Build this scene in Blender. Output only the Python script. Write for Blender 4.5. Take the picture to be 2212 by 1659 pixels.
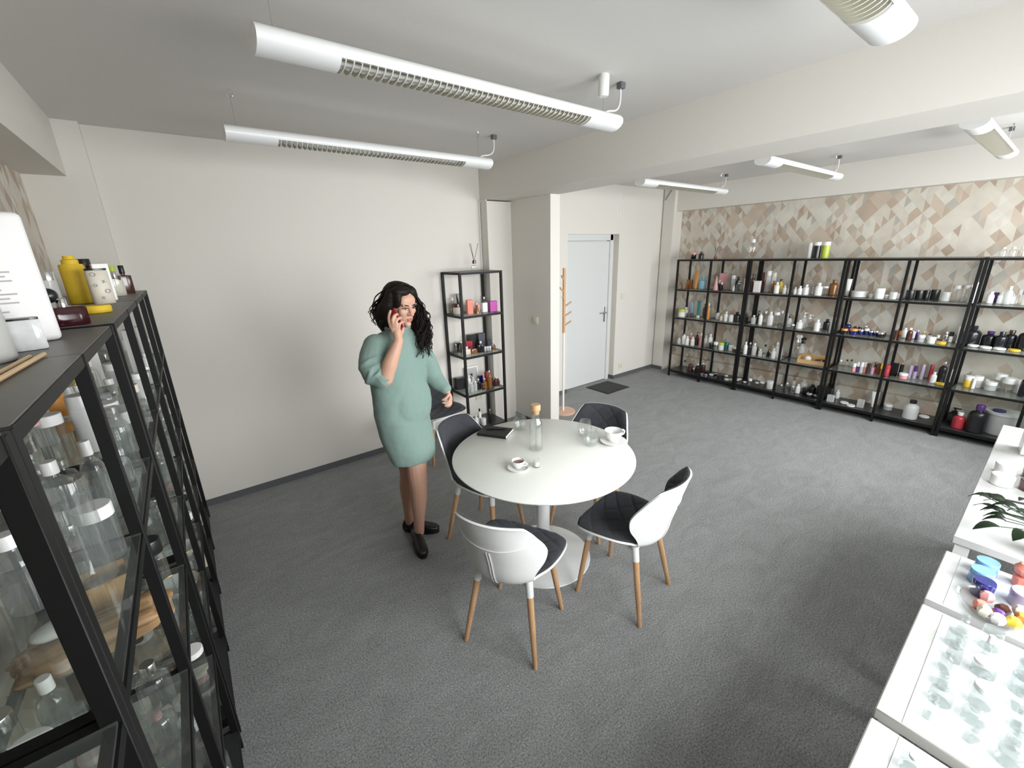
import bpy, bmesh, math, random
from mathutils import Vector, Matrix, noise

# ---------------------------------------------------------------- scene, camera, light
sc = bpy.context.scene
for o in list(bpy.data.objects): bpy.data.objects.remove(o)
COL = sc.collection
vs = sc.view_settings
vs.view_transform = 'Standard'; vs.look = 'None'; vs.gamma = 1.0; vs.use_curve_mapping = False
vs.exposure = 0.16
sc.cycles.max_bounces = 8; sc.cycles.diffuse_bounces = 5; sc.cycles.glossy_bounces = 3
sc.cycles.transmission_bounces = 4; sc.cycles.transparent_max_bounces = 22
sc.cycles.caustics_reflective = False; sc.cycles.caustics_refractive = False
sc.cycles.sample_clamp_indirect = 6.0

F_PX, YAW, PITCH, ROLL, CAM_H = 908.7, 0.6495, 0.3031, -0.0303, 1.9208
def make_camera():
    cy, sy, cp, sp = math.cos(YAW), math.sin(YAW), math.cos(PITCH), math.sin(PITCH)
    fwd = Vector((sy*cp, cy*cp, -sp)); right = Vector((cy, -sy, 0)); up = right.cross(fwd)
    cr, sr = math.cos(ROLL), math.sin(ROLL)
    r2 = right*cr + up*sr; u2 = up*cr - right*sr
    m = Matrix((r2, u2, -fwd)).transposed().to_4x4()
    m.translation = Vector((0, 0, CAM_H))
    cd = bpy.data.cameras.new('camera'); cd.sensor_fit = 'HORIZONTAL'; cd.sensor_width = 36.0
    cd.lens = F_PX/2212.0*36.0; cd.clip_start = 0.02; cd.clip_end = 100
    c = bpy.data.objects.new('camera', cd); c.matrix_world = m
    COL.objects.link(c); sc.camera = c
make_camera()

W = bpy.data.worlds.new('overcast_sky'); sc.world = W; W.use_nodes = True
W.node_tree.nodes['Background'].inputs[0].default_value = (0.86, 0.92, 1.0, 1)
W.node_tree.nodes['Background'].inputs[1].default_value = 2.6

def area(name, loc, sx, sy, power, col, tilt=0.0):
    l = bpy.data.lights.new(name, 'AREA'); l.shape = 'RECTANGLE'; l.size = sx; l.size_y = sy
    l.energy = power; l.color = col
    o = bpy.data.objects.new(name, l); o.location = loc
    o.rotation_euler = (math.radians(90+tilt), 0, 0)          # shines towards +Y, into the room
    COL.objects.link(o); return o
DAY = (0.985, 0.99, 1.0)
# daylight entering through the two window bands behind the camera
area('window_daylight', (1.45, -1.20, 2.12), 2.9, 2.1, 290, DAY, -20)
area('window_daylight', (4.65, -1.20, 2.12), 3.4, 2.1, 305, DAY, -20)

# ---------------------------------------------------------------- materials
MATS = {}
def nodes(m):
    m.use_nodes = True; nt = m.node_tree; nt.nodes.clear()
    out = nt.nodes.new('ShaderNodeOutputMaterial'); return nt, out
def N(nt, t, **kw):
    n = nt.nodes.new(t)
    for k, v in kw.items(): setattr(n, k, v)
    return n
def plain(name, rgb, rough=0.5, metal=0.0, var=0.06, scale=30, bump=0.0, spec=0.5, coat=0.0, sheen=0.0):
    if name in MATS: return MATS[name]
    m = bpy.data.materials.new(name); nt, out = nodes(m)
    p = N(nt, 'ShaderNodeBsdfPrincipled'); nt.links.new(p.outputs[0], out.inputs[0])
    p.inputs['Roughness'].default_value = rough; p.inputs['Metallic'].default_value = metal
    p.inputs['Specular IOR Level'].default_value = spec; p.inputs['Coat Weight'].default_value = coat
    p.inputs['Sheen Weight'].default_value = sheen
    tc = N(nt, 'ShaderNodeTexCoord'); nz = N(nt, 'ShaderNodeTexNoise'); nz.inputs['Scale'].default_value = scale
    nz.inputs['Detail'].default_value = 4
    nt.links.new(tc.outputs['Object'], nz.inputs['Vector'])
    mx = N(nt, 'ShaderNodeMix', data_type='RGBA')
    a = tuple(max(0, c*(1-var)) for c in rgb)+(1,); b = tuple(min(1, c*(1+var)) for c in rgb)+(1,)
    mx.inputs[6].default_value = a; mx.inputs[7].default_value = b
    nt.links.new(nz.outputs[0], mx.inputs[0]); nt.links.new(mx.outputs[2], p.inputs['Base Color'])
    if bump:
        bp = N(nt, 'ShaderNodeBump'); bp.inputs['Strength'].default_value = bump; bp.inputs['Distance'].default_value = 0.01
        nt.links.new(nz.outputs[0], bp.inputs['Height']); nt.links.new(bp.outputs[0], p.inputs['Normal'])
    MATS[name] = m; return m
def glass(name, tint, haze=0.0, refl=0.9):
    """thin-walled glass: tinted see-through with a fresnel reflection and a little body colour"""
    if name in MATS: return MATS[name]
    m = bpy.data.materials.new(name); nt, out = nodes(m)
    tr = N(nt, 'ShaderNodeBsdfTransparent'); tr.inputs[0].default_value = tint+(1,)
    gl = N(nt, 'ShaderNodeBsdfGlossy'); gl.inputs['Roughness'].default_value = 0.03
    gl.inputs[0].default_value = (refl, refl, refl, 1)
    lw = N(nt, 'ShaderNodeLayerWeight'); lw.inputs['Blend'].default_value = 0.2
    mr = N(nt, 'ShaderNodeMapRange'); mr.inputs['To Min'].default_value = 0.035; mr.inputs['To Max'].default_value = 0.55
    nt.links.new(lw.outputs['Facing'], mr.inputs['Value'])
    mx = N(nt, 'ShaderNodeMixShader')
    nt.links.new(mr.outputs[0], mx.inputs[0]); nt.links.new(tr.outputs[0], mx.inputs[1]); nt.links.new(gl.outputs[0], mx.inputs[2])
    last = mx
    if haze > 0:
        df = N(nt, 'ShaderNodeBsdfDiffuse'); df.inputs[0].default_value = tuple(min(1, c*0.95) for c in tint)+(1,)
        m2 = N(nt, 'ShaderNodeMixShader'); m2.inputs[0].default_value = haze
        nt.links.new(mx.outputs[0], m2.inputs[1]); nt.links.new(df.outputs[0], m2.inputs[2]); last = m2
    nt.links.new(last.outputs[0], out.inputs[0]); MATS[name] = m; return m

def carpet_mat(name, base, depth):
    m = bpy.data.materials.new(name); nt, out = nodes(m)
    p = N(nt, 'ShaderNodeBsdfPrincipled'); p.inputs['Roughness'].default_value = 0.97; p.inputs['Specular IOR Level'].default_value = 0.12
    p.inputs['Sheen Weight'].default_value = 0.06; p.inputs['Sheen Roughness'].default_value = 0.6
    tc = N(nt, 'ShaderNodeTexCoord')
    n1 = N(nt, 'ShaderNodeTexNoise'); n1.inputs['Scale'].default_value = 130; n1.inputs['Detail'].default_value = 6; n1.inputs['Roughness'].default_value = 0.75
    n2 = N(nt, 'ShaderNodeTexNoise'); n2.inputs['Scale'].default_value = 3.2; n2.inputs['Detail'].default_value = 5; n2.inputs['Roughness'].default_value = 0.7
    n2.inputs['Distortion'].default_value = 1.2
    mp = N(nt, 'ShaderNodeMapping'); mp.inputs['Scale'].default_value = (1.0, 2.2, 1.0); mp.inputs['Rotation'].default_value = (0, 0, 0.7)
    nt.links.new(tc.outputs['Object'], n1.inputs['Vector']); nt.links.new(tc.outputs['Object'], mp.inputs['Vector']); nt.links.new(mp.outputs[0], n2.inputs['Vector'])
    r1 = N(nt, 'ShaderNodeValToRGB'); e = r1.color_ramp.elements
    e[0].position = 0.34; e[0].color = tuple(c*(1-depth) for c in base)+(1,)
    e[1].position = 0.66; e[1].color = tuple(c*(1+depth) for c in base)+(1,)
    nt.links.new(n1.outputs[0], r1.inputs[0])
    r2 = N(nt, 'ShaderNodeMapRange'); r2.inputs['From Min'].default_value = 0.3; r2.inputs['From Max'].default_value = 0.7
    r2.inputs['To Min'].default_value = 0.86; r2.inputs['To Max'].default_value = 1.12
    nt.links.new(n2.outputs[0], r2.inputs['Value'])
    mm = N(nt, 'ShaderNodeMix', data_type='RGBA', blend_type='MULTIPLY'); mm.inputs[0].default_value = 1
    nt.links.new(r1.outputs[0], mm.inputs[6]); nt.links.new(r2.outputs[0], mm.inputs[7]); nt.links.new(mm.outputs[2], p.inputs['Base Color'])
    bp = N(nt, 'ShaderNodeBump'); bp.inputs['Strength'].default_value = 0.7; bp.inputs['Distance'].default_value = 0.006
    nt.links.new(n1.outputs[0], bp.inputs['Height']); nt.links.new(bp.outputs[0], p.inputs['Normal'])
    nt.links.new(p.outputs[0], out.inputs[0]); MATS[name] = m; return m

def wallpaper_mat():
    """printed paper of irregular triangles and diamonds, laid in the wall's own Y/Z plane"""
    m = bpy.data.materials.new('geometric_wallpaper'); nt, out = nodes(m)
    p = N(nt, 'ShaderNodeBsdfPrincipled'); p.inputs['Roughness'].default_value = 0.7
    tc = N(nt, 'ShaderNodeTexCoord'); sp = N(nt, 'ShaderNodeSeparateXYZ'); nt.links.new(tc.outputs['Object'], sp.inputs[0])
    def M(op, a, b=None):
        n = N(nt, 'ShaderNodeMath', operation=op)
        for i, v in enumerate((a, b)):
            if v is None: continue
            if isinstance(v, (int, float)): n.inputs[i].default_value = v
            else: nt.links.new(v, n.inputs[i])
        return n.outputs[0]
    u = M('DIVIDE', sp.outputs[1], 0.105); v = M('DIVIDE', sp.outputs[2], 0.125)
    a = M('FLOOR', M('ADD', u, v)); b = M('FLOOR', M('SUBTRACT', u, v)); c = M('FLOOR', M('MULTIPLY', u, 2.0))
    def WN(x, y, z):
        cb = N(nt, 'ShaderNodeCombineXYZ')
        for i, q in enumerate((x, y, z)):
            if isinstance(q, (int, float)): cb.inputs[i].default_value = q
            else: nt.links.new(q, cb.inputs[i])
        w = N(nt, 'ShaderNodeTexWhiteNoise', noise_dimensions='3D'); nt.links.new(cb.outputs[0], w.inputs['Vector']); return w.outputs['Value']
    split = M('GREATER_THAN', WN(a, b, 3.3), 0.30)              # most diamonds are halved into triangles
    big = M('GREATER_THAN', WN(M('FLOOR', M('DIVIDE', a, 2.0)), M('FLOOR', M('DIVIDE', b, 2.0)), 9.1), 0.80)
    cell = WN(a, b, M('MULTIPLY', c, split))
    cellb = WN(M('FLOOR', M('DIVIDE', a, 2.0)), M('FLOOR', M('DIVIDE', b, 2.0)), 5.5)
    mv = N(nt, 'ShaderNodeMix', data_type='FLOAT'); nt.links.new(big, mv.inputs[0]); nt.links.new(cell, mv.inputs[2]); nt.links.new(cellb, mv.inputs[3])
    rp = N(nt, 'ShaderNodeValToRGB'); rp.color_ramp.interpolation = 'CONSTANT'
    cols = [(0.0, (0.66, 0.61, 0.525)), (0.26, (0.70, 0.665, 0.59)), (0.44, (0.52, 0.415, 0.325)), (0.58, (0.60, 0.50, 0.405)), (0.70, (0.50, 0.465, 0.405)), (0.80, (0.68, 0.63, 0.55)), (0.92, (0.46, 0.36, 0.28))]
    el = rp.color_ramp.elements
    el[0].position = cols[0][0]; el[0].color = cols[0][1]+(1,); el[1].position = cols[1][0]; el[1].color = cols[1][1]+(1,)
    for q, k in cols[2:]:
        e = el.new(q); e.color = k+(1,)
    nt.links.new(mv.outputs[0], rp.inputs[0])
    nz = N(nt, 'ShaderNodeTexNoise'); nz.inputs['Scale'].default_value = 9; nz.inputs['Detail'].default_value = 6
    nt.links.new(tc.outputs['Object'], nz.inputs['Vector'])
    mr = N(nt, 'ShaderNodeMapRange'); mr.inputs['To Min'].default_value = 0.76; mr.inputs['To Max'].default_value = 1.04; nt.links.new(nz.outputs[0], mr.inputs['Value'])
    mm = N(nt, 'ShaderNodeMix', data_type='RGBA', blend_type='MULTIPLY'); mm.inputs[0].default_value = 1
    nt.links.new(rp.outputs[0], mm.inputs[6]); nt.links.new(mr.outputs[0], mm.inputs[7]); nt.links.new(mm.outputs[2], p.inputs['Base Color'])
    nt.links.new(p.outputs[0], out.inputs[0]); MATS['wallpaper'] = m; return m

def wood_mat(name, c1, c2, scale=6.0, rough=0.45, axis='Z'):
    if name in MATS: return MATS[name]
    m = bpy.data.materials.new(name); nt, out = nodes(m)
    p = N(nt, 'ShaderNodeBsdfPrincipled'); p.inputs['Roughness'].default_value = rough
    tc = N(nt, 'ShaderNodeTexCoord'); mp = N(nt, 'ShaderNodeMapping')
    s = {'Z': (9, 9, 0.7), 'X': (0.7, 9, 9), 'Y': (9, 0.7, 9)}[axis]; mp.inputs['Scale'].default_value = tuple(q*scale for q in s)
    nt.links.new(tc.outputs['Object'], mp.inputs[0])
    nz = N(nt, 'ShaderNodeTexNoise'); nz.inputs['Scale'].default_value = 1.0; nz.inputs['Detail'].default_value = 6; nz.inputs['Distortion'].default_value = 0.8
    nt.links.new(mp.outputs[0], nz.inputs['Vector'])
    rp = N(nt, 'ShaderNodeValToRGB'); rp.color_ramp.elements[0].color = c1+(1,); rp.color_ramp.elements[0].position = 0.32
    rp.color_ramp.elements[1].color = c2+(1,); rp.color_ramp.elements[1].position = 0.68
    nt.links.new(nz.outputs[0], rp.inputs[0]); nt.links.new(rp.outputs[0], p.inputs['Base Color'])
    nt.links.new(p.outputs[0], out.inputs[0]); MATS[name] = m; return m

WALL = plain('white_wall_paint', (0.69, 0.658, 0.608), 0.85, var=0.02, scale=60, bump=0.035, spec=0.2)
CEIL = plain('white_ceiling_paint', (0.675, 0.655, 0.63), 0.9, var=0.015, scale=40, bump=0.08, spec=0.1)
GREIGE = WALL
CARPET = carpet_mat('grey_carpet', (0.276, 0.281, 0.280), 0.62)
CARPET_STRIP = plain('grey_carpet_strip', (0.115, 0.118, 0.125), 0.95, var=0.35, scale=220, bump=0.4, spec=0.1)
PAPER = wallpaper_mat()
DOORW = plain('white_door_lacquer', (0.64, 0.65, 0.645), 0.4, var=0.01)
BLACKM = plain('black_steel', (0.006, 0.0058, 0.006), 0.5, var=0.15, scale=80, spec=0.3)
BLACKT = plain('board_reflected_grey', (0.13, 0.124, 0.112), 0.45, var=0.12, scale=50)  # black top board; the grey it reflects is put into its base colour
SHELFGLASS = glass('shelf_glass', (0.90, 0.935, 0.915), 0.05, 0.8)
CLEAR = glass('clear_glass', (0.97, 0.98, 0.975), 0.012)
PANE = glass('window_glass', (0.97, 0.98, 0.975), 0.0, 0.5)
CHROME = plain('chrome', (0.72, 0.72, 0.72), 0.16, 1.0, var=0.02)
OAK = wood_mat('beech_wood', (0.50, 0.285, 0.145), (0.60, 0.365, 0.20), 5.0)
WHITEP = plain('white_plastic', (0.78, 0.78, 0.765), 0.38, var=0.015)
WHITEM = plain('white_powder_coat', (0.78, 0.785, 0.78), 0.35, var=0.01)
IVORY = plain('ivory_plastic', (0.70, 0.66, 0.53), 0.4, var=0.02)
CERAMIC = plain('white_ceramic', (0.80, 0.795, 0.78), 0.15, var=0.01, coat=0.3)

# ---------------------------------------------------------------- geometry helpers
def tag(o, label=None, cat=None, group=None, kind=None):
    if label: o['label'] = label
    if cat: o['category'] = cat
    if group: o['group'] = group
    if kind: o['kind'] = kind
    return o
def smooth_by_angle(me, ang=40):
    me.polygons.foreach_set('use_smooth', [True]*len(me.polygons))
    try: me.set_sharp_from_angle(angle=math.radians(ang))
    except Exception: pass
def mesh_of(name, bm, mat, smooth=40):
    bmesh.ops.recalc_face_normals(bm, faces=bm.faces)
    me = bpy.data.meshes.new(name); bm.to_mesh(me); bm.free()
    if mat: me.materials.append(mat)
    if smooth: smooth_by_angle(me, smooth)
    return me
def link(name, me, parent=None, loc=None, rot=None):
    o = bpy.data.objects.new(name, me); COL.objects.link(o)
    if parent: o.parent = parent
    if loc is not None: o.location = loc
    if rot is not None: o.rotation_euler = rot
    return o
def obj(name, bm, mat, parent=None, loc=None, rot=None, smooth=40):
    return link(name, mesh_of(name, bm, mat, smooth), parent, loc, rot)
def empty(name, loc=(0, 0, 0), rz=0.0):
    o = bpy.data.objects.new(name, None); COL.objects.link(o); o.location = loc; o.rotation_euler = (0, 0, rz)
    o.empty_display_size = 0.05; return o
def copy_tree(o, parent=None):
    c = o.copy(); COL.objects.link(c); c.parent = parent
    for ch in list(o.children): copy_tree(ch, c)
    return c
def box(bm, x0, x1, y0, y1, z0, z1, bevel=0.0, seg=2):
    r = bmesh.ops.create_cube(bm, size=1.0); vs_ = r['verts']
    bmesh.ops.scale(bm, vec=(x1-x0, y1-y0, z1-z0), verts=vs_)
    bmesh.ops.translate(bm, vec=((x0+x1)/2, (y0+y1)/2, (z0+z1)/2), verts=vs_)
    if bevel:
        es = {e for v in vs_ for e in v.link_edges}
        bmesh.ops.bevel(bm, geom=list(es), offset=bevel, segments=seg, affect='EDGES', profile=0.5)
    return bm
def bx(*a, **k): return box(bmesh.new(), *a, **k)
def lathe(prof, seg=20, n=2.0, sx=1.0, sy=1.0, bm=None, org=(0, 0, 0)):
    """surface of revolution of (r, z); n>2 squares the section, sx/sy flatten it"""
    bm = bm or bmesh.new(); rings = []
    for r, z in prof:
        if r < 1e-6: rings.append([bm.verts.new((org[0], org[1], org[2]+z))]); continue
        ring = []
        for k in range(seg):
            t = 2*math.pi*(k+0.5)/seg; c, s = math.cos(t), math.sin(t)
            q = (abs(c)**n+abs(s)**n)**(-1.0/n)
            ring.append(bm.verts.new((org[0]+r*q*c*sx, org[1]+r*q*s*sy, org[2]+z)))
        rings.append(ring)
    for a, b in zip(rings, rings[1:]):
        if len(a) == 1 and len(b) == 1: continue
        for k in range(seg):
            k2 = (k+1) % seg
            if len(a) == 1: bm.faces.new((a[0], b[k], b[k2]))
            elif len(b) == 1: bm.faces.new((a[k], b[0], a[k2]))
            else: bm.faces.new((a[k], b[k], b[k2], a[k2]))
    return bm
def tube(pts, rad, seg=8, bm=None, caps=True):
    bm = bm or bmesh.new(); pts = [Vector(q) for q in pts]; n = len(pts)
    if not isinstance(rad, (list, tuple)): rad = [rad]*n
    rings = []; prev = None
    for i in range(n):
        d = (pts[min(i+1, n-1)]-pts[max(i-1, 0)]).normalized()
        if prev is None:
            ref = Vector((0, 0, 1)) if abs(d.z) < 0.9 else Vector((1, 0, 0)); a = d.cross(ref).normalized()
        else:
            a = (prev-d*prev.dot(d))
            a = a.normalized() if a.length > 1e-6 else d.orthogonal().normalized()
        b = d.cross(a); prev = a
        rings.append([bm.verts.new(pts[i]+(a*math.cos(2*math.pi*k/seg)+b*math.sin(2*math.pi*k/seg))*rad[i]) for k in range(seg)])
    for A, B in zip(rings, rings[1:]):
        for k in range(seg): bm.faces.new((A[k], A[(k+1) % seg], B[(k+1) % seg], B[k]))
    if caps:
        bm.faces.new(rings[0][::-1]); bm.faces.new(rings[-1])
    return bm
def bez(p0, p1, p2, p3, n=14):
    p0, p1, p2, p3 = map(Vector, (p0, p1, p2, p3)); out = []
    for i in range(n+1):
        t = i/n; out.append(p0*(1-t)**3+p1*3*t*(1-t)**2+p2*3*t*t*(1-t)+p3*t**3)
    return out
def struct(name, bm, mat, parent=None, label=None, smooth=30):
    o = obj(name, bm, mat, parent, smooth=smooth)
    if not parent: o['kind'] = 'structure'
    if label: o['label'] = label
    return o
# ---------------------------------------------------------------- the room
Z_C = 2.75; Y_W = 3.945; Y_D = 4.03; X_L = -0.60; X_R = 6.25; Y_N = -0.62
struct('floor', bx(X_L-.1, X_R+.1, Y_N-.1, 4.25, -.1, 0), CARPET, label='wall-to-wall mottled grey carpet floor')
struct('ceiling', bx(X_L-.1, X_R+.1, Y_N-.1, 4.25, Z_C, Z_C+.1), CEIL, label='plain off-white ceiling')
struct('wall_back', bx(X_L-.1, 3.0, Y_W, 4.25, 0, Z_C), WALL, label='plain white wall behind the woman')
struct('wall_left', bx(X_L-.1, X_L, Y_N-.1, Y_W, 0, Z_C), PAPER, label='wallpapered wall behind the near black rack')
struct('wall_right', bx(X_R, X_R+.1, Y_N-.1, 4.25, 0, Z_C), PAPER, label='wall with beige and cream triangle wallpaper')
struct('wall_wing', bx(2.955, 3.08, 3.2, 4.1, 0, 2.46), WALL, label='short white wing wall under the ceiling beam')
def door_wall():
    bm = bmesh.new()
    box(bm, 3.0, 4.02, Y_D, 4.25, 0, Z_C); box(bm, 5.034, X_R, Y_D, 4.25, 0, Z_C); box(bm, 4.02, 5.034, Y_D, 4.25, 2.122, Z_C)
    box(bm, 4.02, 5.034, 4.16, 4.25, 0, 2.122); box(bm, 4.98, 5.034, 4.125, 4.17, 0, 2.122)
    struct('wall_door', bm, WALL, label='white wall with the recessed door')
door_wall()
def window_wall():
    bm = bmesh.new(); y0, y1 = Y_N-.1, Y_N
    box(bm, X_L-.1, X_R+.1, y0, y1, 0, .9); box(bm, X_L-.1, X_R+.1, y0, y1, 2.42, Z_C)
    for a, b in ((X_L-.1, .6), (2.5, 3.2), (5.9, X_R+.1)): box(bm, a, b, y0, y1, .9, 2.42)
    struct('wall_window', bm, WALL, label='white window wall behind the camera')
    for i, (a, b, k) in enumerate(((.6, 2.5, 2), (3.2, 5.9, 3))):
        r = struct('window_%d' % (i+1), bx(a, b, y0+.03, y1+.06, .88, .90), WHITEP, label='white framed window behind the camera')
        w = (b-a)/k
        for j in range(k):
            fb = bmesh.new(); u0, u1 = a+j*w, a+(j+1)*w
            for q in ((u0, u0+.05, .9, 2.42), (u1-.05, u1, .9, 2.42), (u0, u1, .9, .95), (u0, u1, 2.37, 2.42)):
                box(fb, q[0], q[1], y0+.05, y1-.02, q[2], q[3])
            f = struct('window_frame', fb, WHITEP, r)
            struct('pane', bx(u0+.05, u1-.05, y0+.062, y0+.068, .95, 2.37), PANE, r)
window_wall()
struct('trim_1', bx(2.645, 3.06, Y_N, Y_W, 2.44, Z_C), WALL, label='deep white ceiling beam across the room')
struct('trim_2', bx(X_L, -.405, Y_N, 3.876, 2.44, Z_C), WALL, label='white ceiling beam above the near rack')
struct('trim_3', bx(X_L, -.285, 3.875, Y_W, 0, Z_C), WALL, label='flat white corner pilaster beside the near rack')
def pilaster():
    bm = bx(2.645, 2.955, 3.82, Y_W, 0, 2.41); box(bm, 2.64, 2.957, 3.812, Y_W, 2.41, 2.428)
    struct('trim_4', bm, WALL, label='boxed white pipe casing behind the narrow rack')
pilaster()
struct('trim_5', bx(6.02, X_R, 3.83, Y_D, 0, Z_C), WALL, label='white corner pillar at the wallpapered wall')
struct('trim_6', bx(6.09, X_R, Y_N, 3.831, 2.435, Z_C), WALL, label='white soffit above the wallpaper')
struct('trim_7', bx(6.18, X_R, Y_N, 3.83, 0, .245), PAPER, label='low wallpapered pipe casing behind the racks')
struct('trim_8', bx(6.016, 6.022, 4.012, 4.018, 0, Z_C), plain('gap_shade_and_cable', (.16, .155, .14), .9), label='thin dark cable line in the corner by the door')  # dark cable colour, shared with the hinge gap strip
# carpet skirting strips
def skirt(side, *b):
    struct('baseboard_'+side, bx(*b), CARPET_STRIP, label='low carpet skirting strip')
skirt('back', -.285, 2.645, Y_W-.012, Y_W, 0, .055)
skirt('wing', 2.943, 2.955, 3.2, 3.82, 0, .055)
skirt('wing_end', 2.943, 3.085, 3.188, 3.2, 0, .055)
skirt('door_left', 3.08, 4.02, Y_D-.012, Y_D, 0, .055)
skirt('door_right', 5.034, 6.02, Y_D-.012, Y_D, 0, .055)
skirt('door_reveal', 5.022, 5.034, Y_D-.012, 4.12, 0, .055)
skirt('pillar', 6.008, 6.02, 3.83, Y_D, 0, .055)
# door
def door():
    d = struct('door_1', bx(4.045, 4.935, 4.118, 4.155, .008, 2.03), DOORW, label='plain white flush door with a metal lever handle')
    fb = bmesh.new()
    box(fb, 4.02, 4.05, 4.10, 4.16, 0, 2.12); box(fb, 4.93, 4.985, 4.095, 4.16, 0, 2.12); box(fb, 4.02, 4.985, 4.095, 4.16, 2.045, 2.122)
    struct('door_frame', fb, DOORW, d)
    h = obj('handle_plate', bx(4.855, 4.885, 4.108, 4.119, .90, 1.12, .003), CHROME, d)
    lv = tube([(4.87, 4.11, 1.04), (4.87, 4.065, 1.04), (4.86, 4.06, 1.04), (4.765, 4.06, 1.04)], .009, 8); obj('lever', lv, CHROME, h)
    for z in (.25, 1.78):
        obj('hinge', lathe([(0, 0), (.011, 0), (.011, .09), (0, .09)], 10), CHROME, d, (4.043, 4.107, z))
    obj('hinge_gap', bx(4.043, 4.047, 4.112, 4.1165, .008, 2.03), plain('gap_shade_and_cable', (.16, .155, .14), .9), d)  # dark strip standing in for the shade in the hinge gap
door()
def plate(name, loc, rz, label, cat, kind):
    o = obj(name, bx(-.041, .041, -.012, 0, -.041, .041, .004), IVORY, None, loc, (0, 0, rz)); tag(o, label, cat)
    if kind == 'switch': obj('rocker', bx(-.028, .028, -.017, -.01, -.028, .028, .003), IVORY, o)
    else: obj('socket_well', lathe([(0, -.003), (.02, -.003), (.021, .003), (.018, .003), (.017, -.001), (0, -.001)], 18), plain('ivory_dark', (.42, .39, .30), .5), o, (0, -.012, 0), (math.pi/2, 0, 0))
plate('light_switch', (2.955, 3.43, 1.22), -math.pi/2, 'small ivory light switch on the wing wall beside the coat stand', 'switch', 'switch')
plate('light_switch', (5.17, Y_D, 1.255), 0, 'small ivory light switch to the right of the white door', 'switch', 'switch')
plate('wall_socket', (5.19, Y_D, .185), 0, 'ivory power socket low on the wall right of the door', 'socket', 'socket')
plate('wall_socket', (2.50, Y_W, .33), 0, 'ivory power socket seen through the narrow corner rack', 'socket', 'socket')
# surface cable up the corner behind the narrow rack
cb = tube([(2.632, Y_W-.008, .3), (2.632, Y_W-.008, 2.43), (2.638, Y_W-.012, 2.435), (2.64, 3.82, 2.435)], .007, 6)
tag(obj('wall_cable', cb, WHITEP), 'white cable run up the corner behind the narrow black rack', 'cable')
tag(obj('cable_duct', bx(5.012, 5.024, Y_D-.008, Y_D, 2.34, Z_C), WHITEP), 'thin white cable duct running up above the door', 'cable duct')
tag(obj('pillar_cable', tube([(6.016, 3.985, 2.60), (6.016, 3.96, 2.64), (6.016, 3.875, Z_C)], .005, 6), plain('gap_shade_and_cable', (.16, .155, .14), .9)), 'short dark cable slanting up the corner pillar by the wallpaper', 'cable')  # the cable itself is dark
# door mat
mt = obj('door_mat', bx(-.24, .24, -.205, .205, 0, .008, .003), plain('black_rubber', (.016, .015, .016), .6), None, (4.635, 3.80, 0.0))
tag(mt, 'dark rectangular door mat in front of the white door', 'mat')
obj('pile', bx(-.215, .215, -.18, .18, .004, .011), plain('dark_grey_pile', (.048, .045, .048), .95, var=.3, scale=200, bump=.5), mt)
# coat stand
def coat_stand():
    t = empty('coat_stand', (3.47, 3.53, 0)); tag(t, 'slim white coat stand with beech peg top and round base by the wing wall', 'coat stand')
    obj('base', lathe([(0, 0), (.148, 0), (.15, .004), (.15, .018), (.146, .022), (0, .022)], 40), wood_mat('beech_base', (.60, .38, .27), (.66, .43, .31), 3, axis='X'), t)
    obj('pole', tube([(0, 0, .02), (0, 0, 1.02)], .0135, 12), WHITEM, t)
    obj('peg_post', tube([(0, 0, 1.0), (0, 0, 1.735)], .018, 14), OAK, t)
    for z, az in ((1.60, 205), (1.47, 190), (1.37, 215), (1.30, 330), (1.19, 318), (1.08, 322)):
        d = Vector((math.cos(math.radians(az)), math.sin(math.radians(az)), 0))
        obj('peg', tube([Vector((0, 0, z)), Vector((0, 0, z+.055))+d*.085], .0095, 10), OAK, t)
coat_stand()

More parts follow.
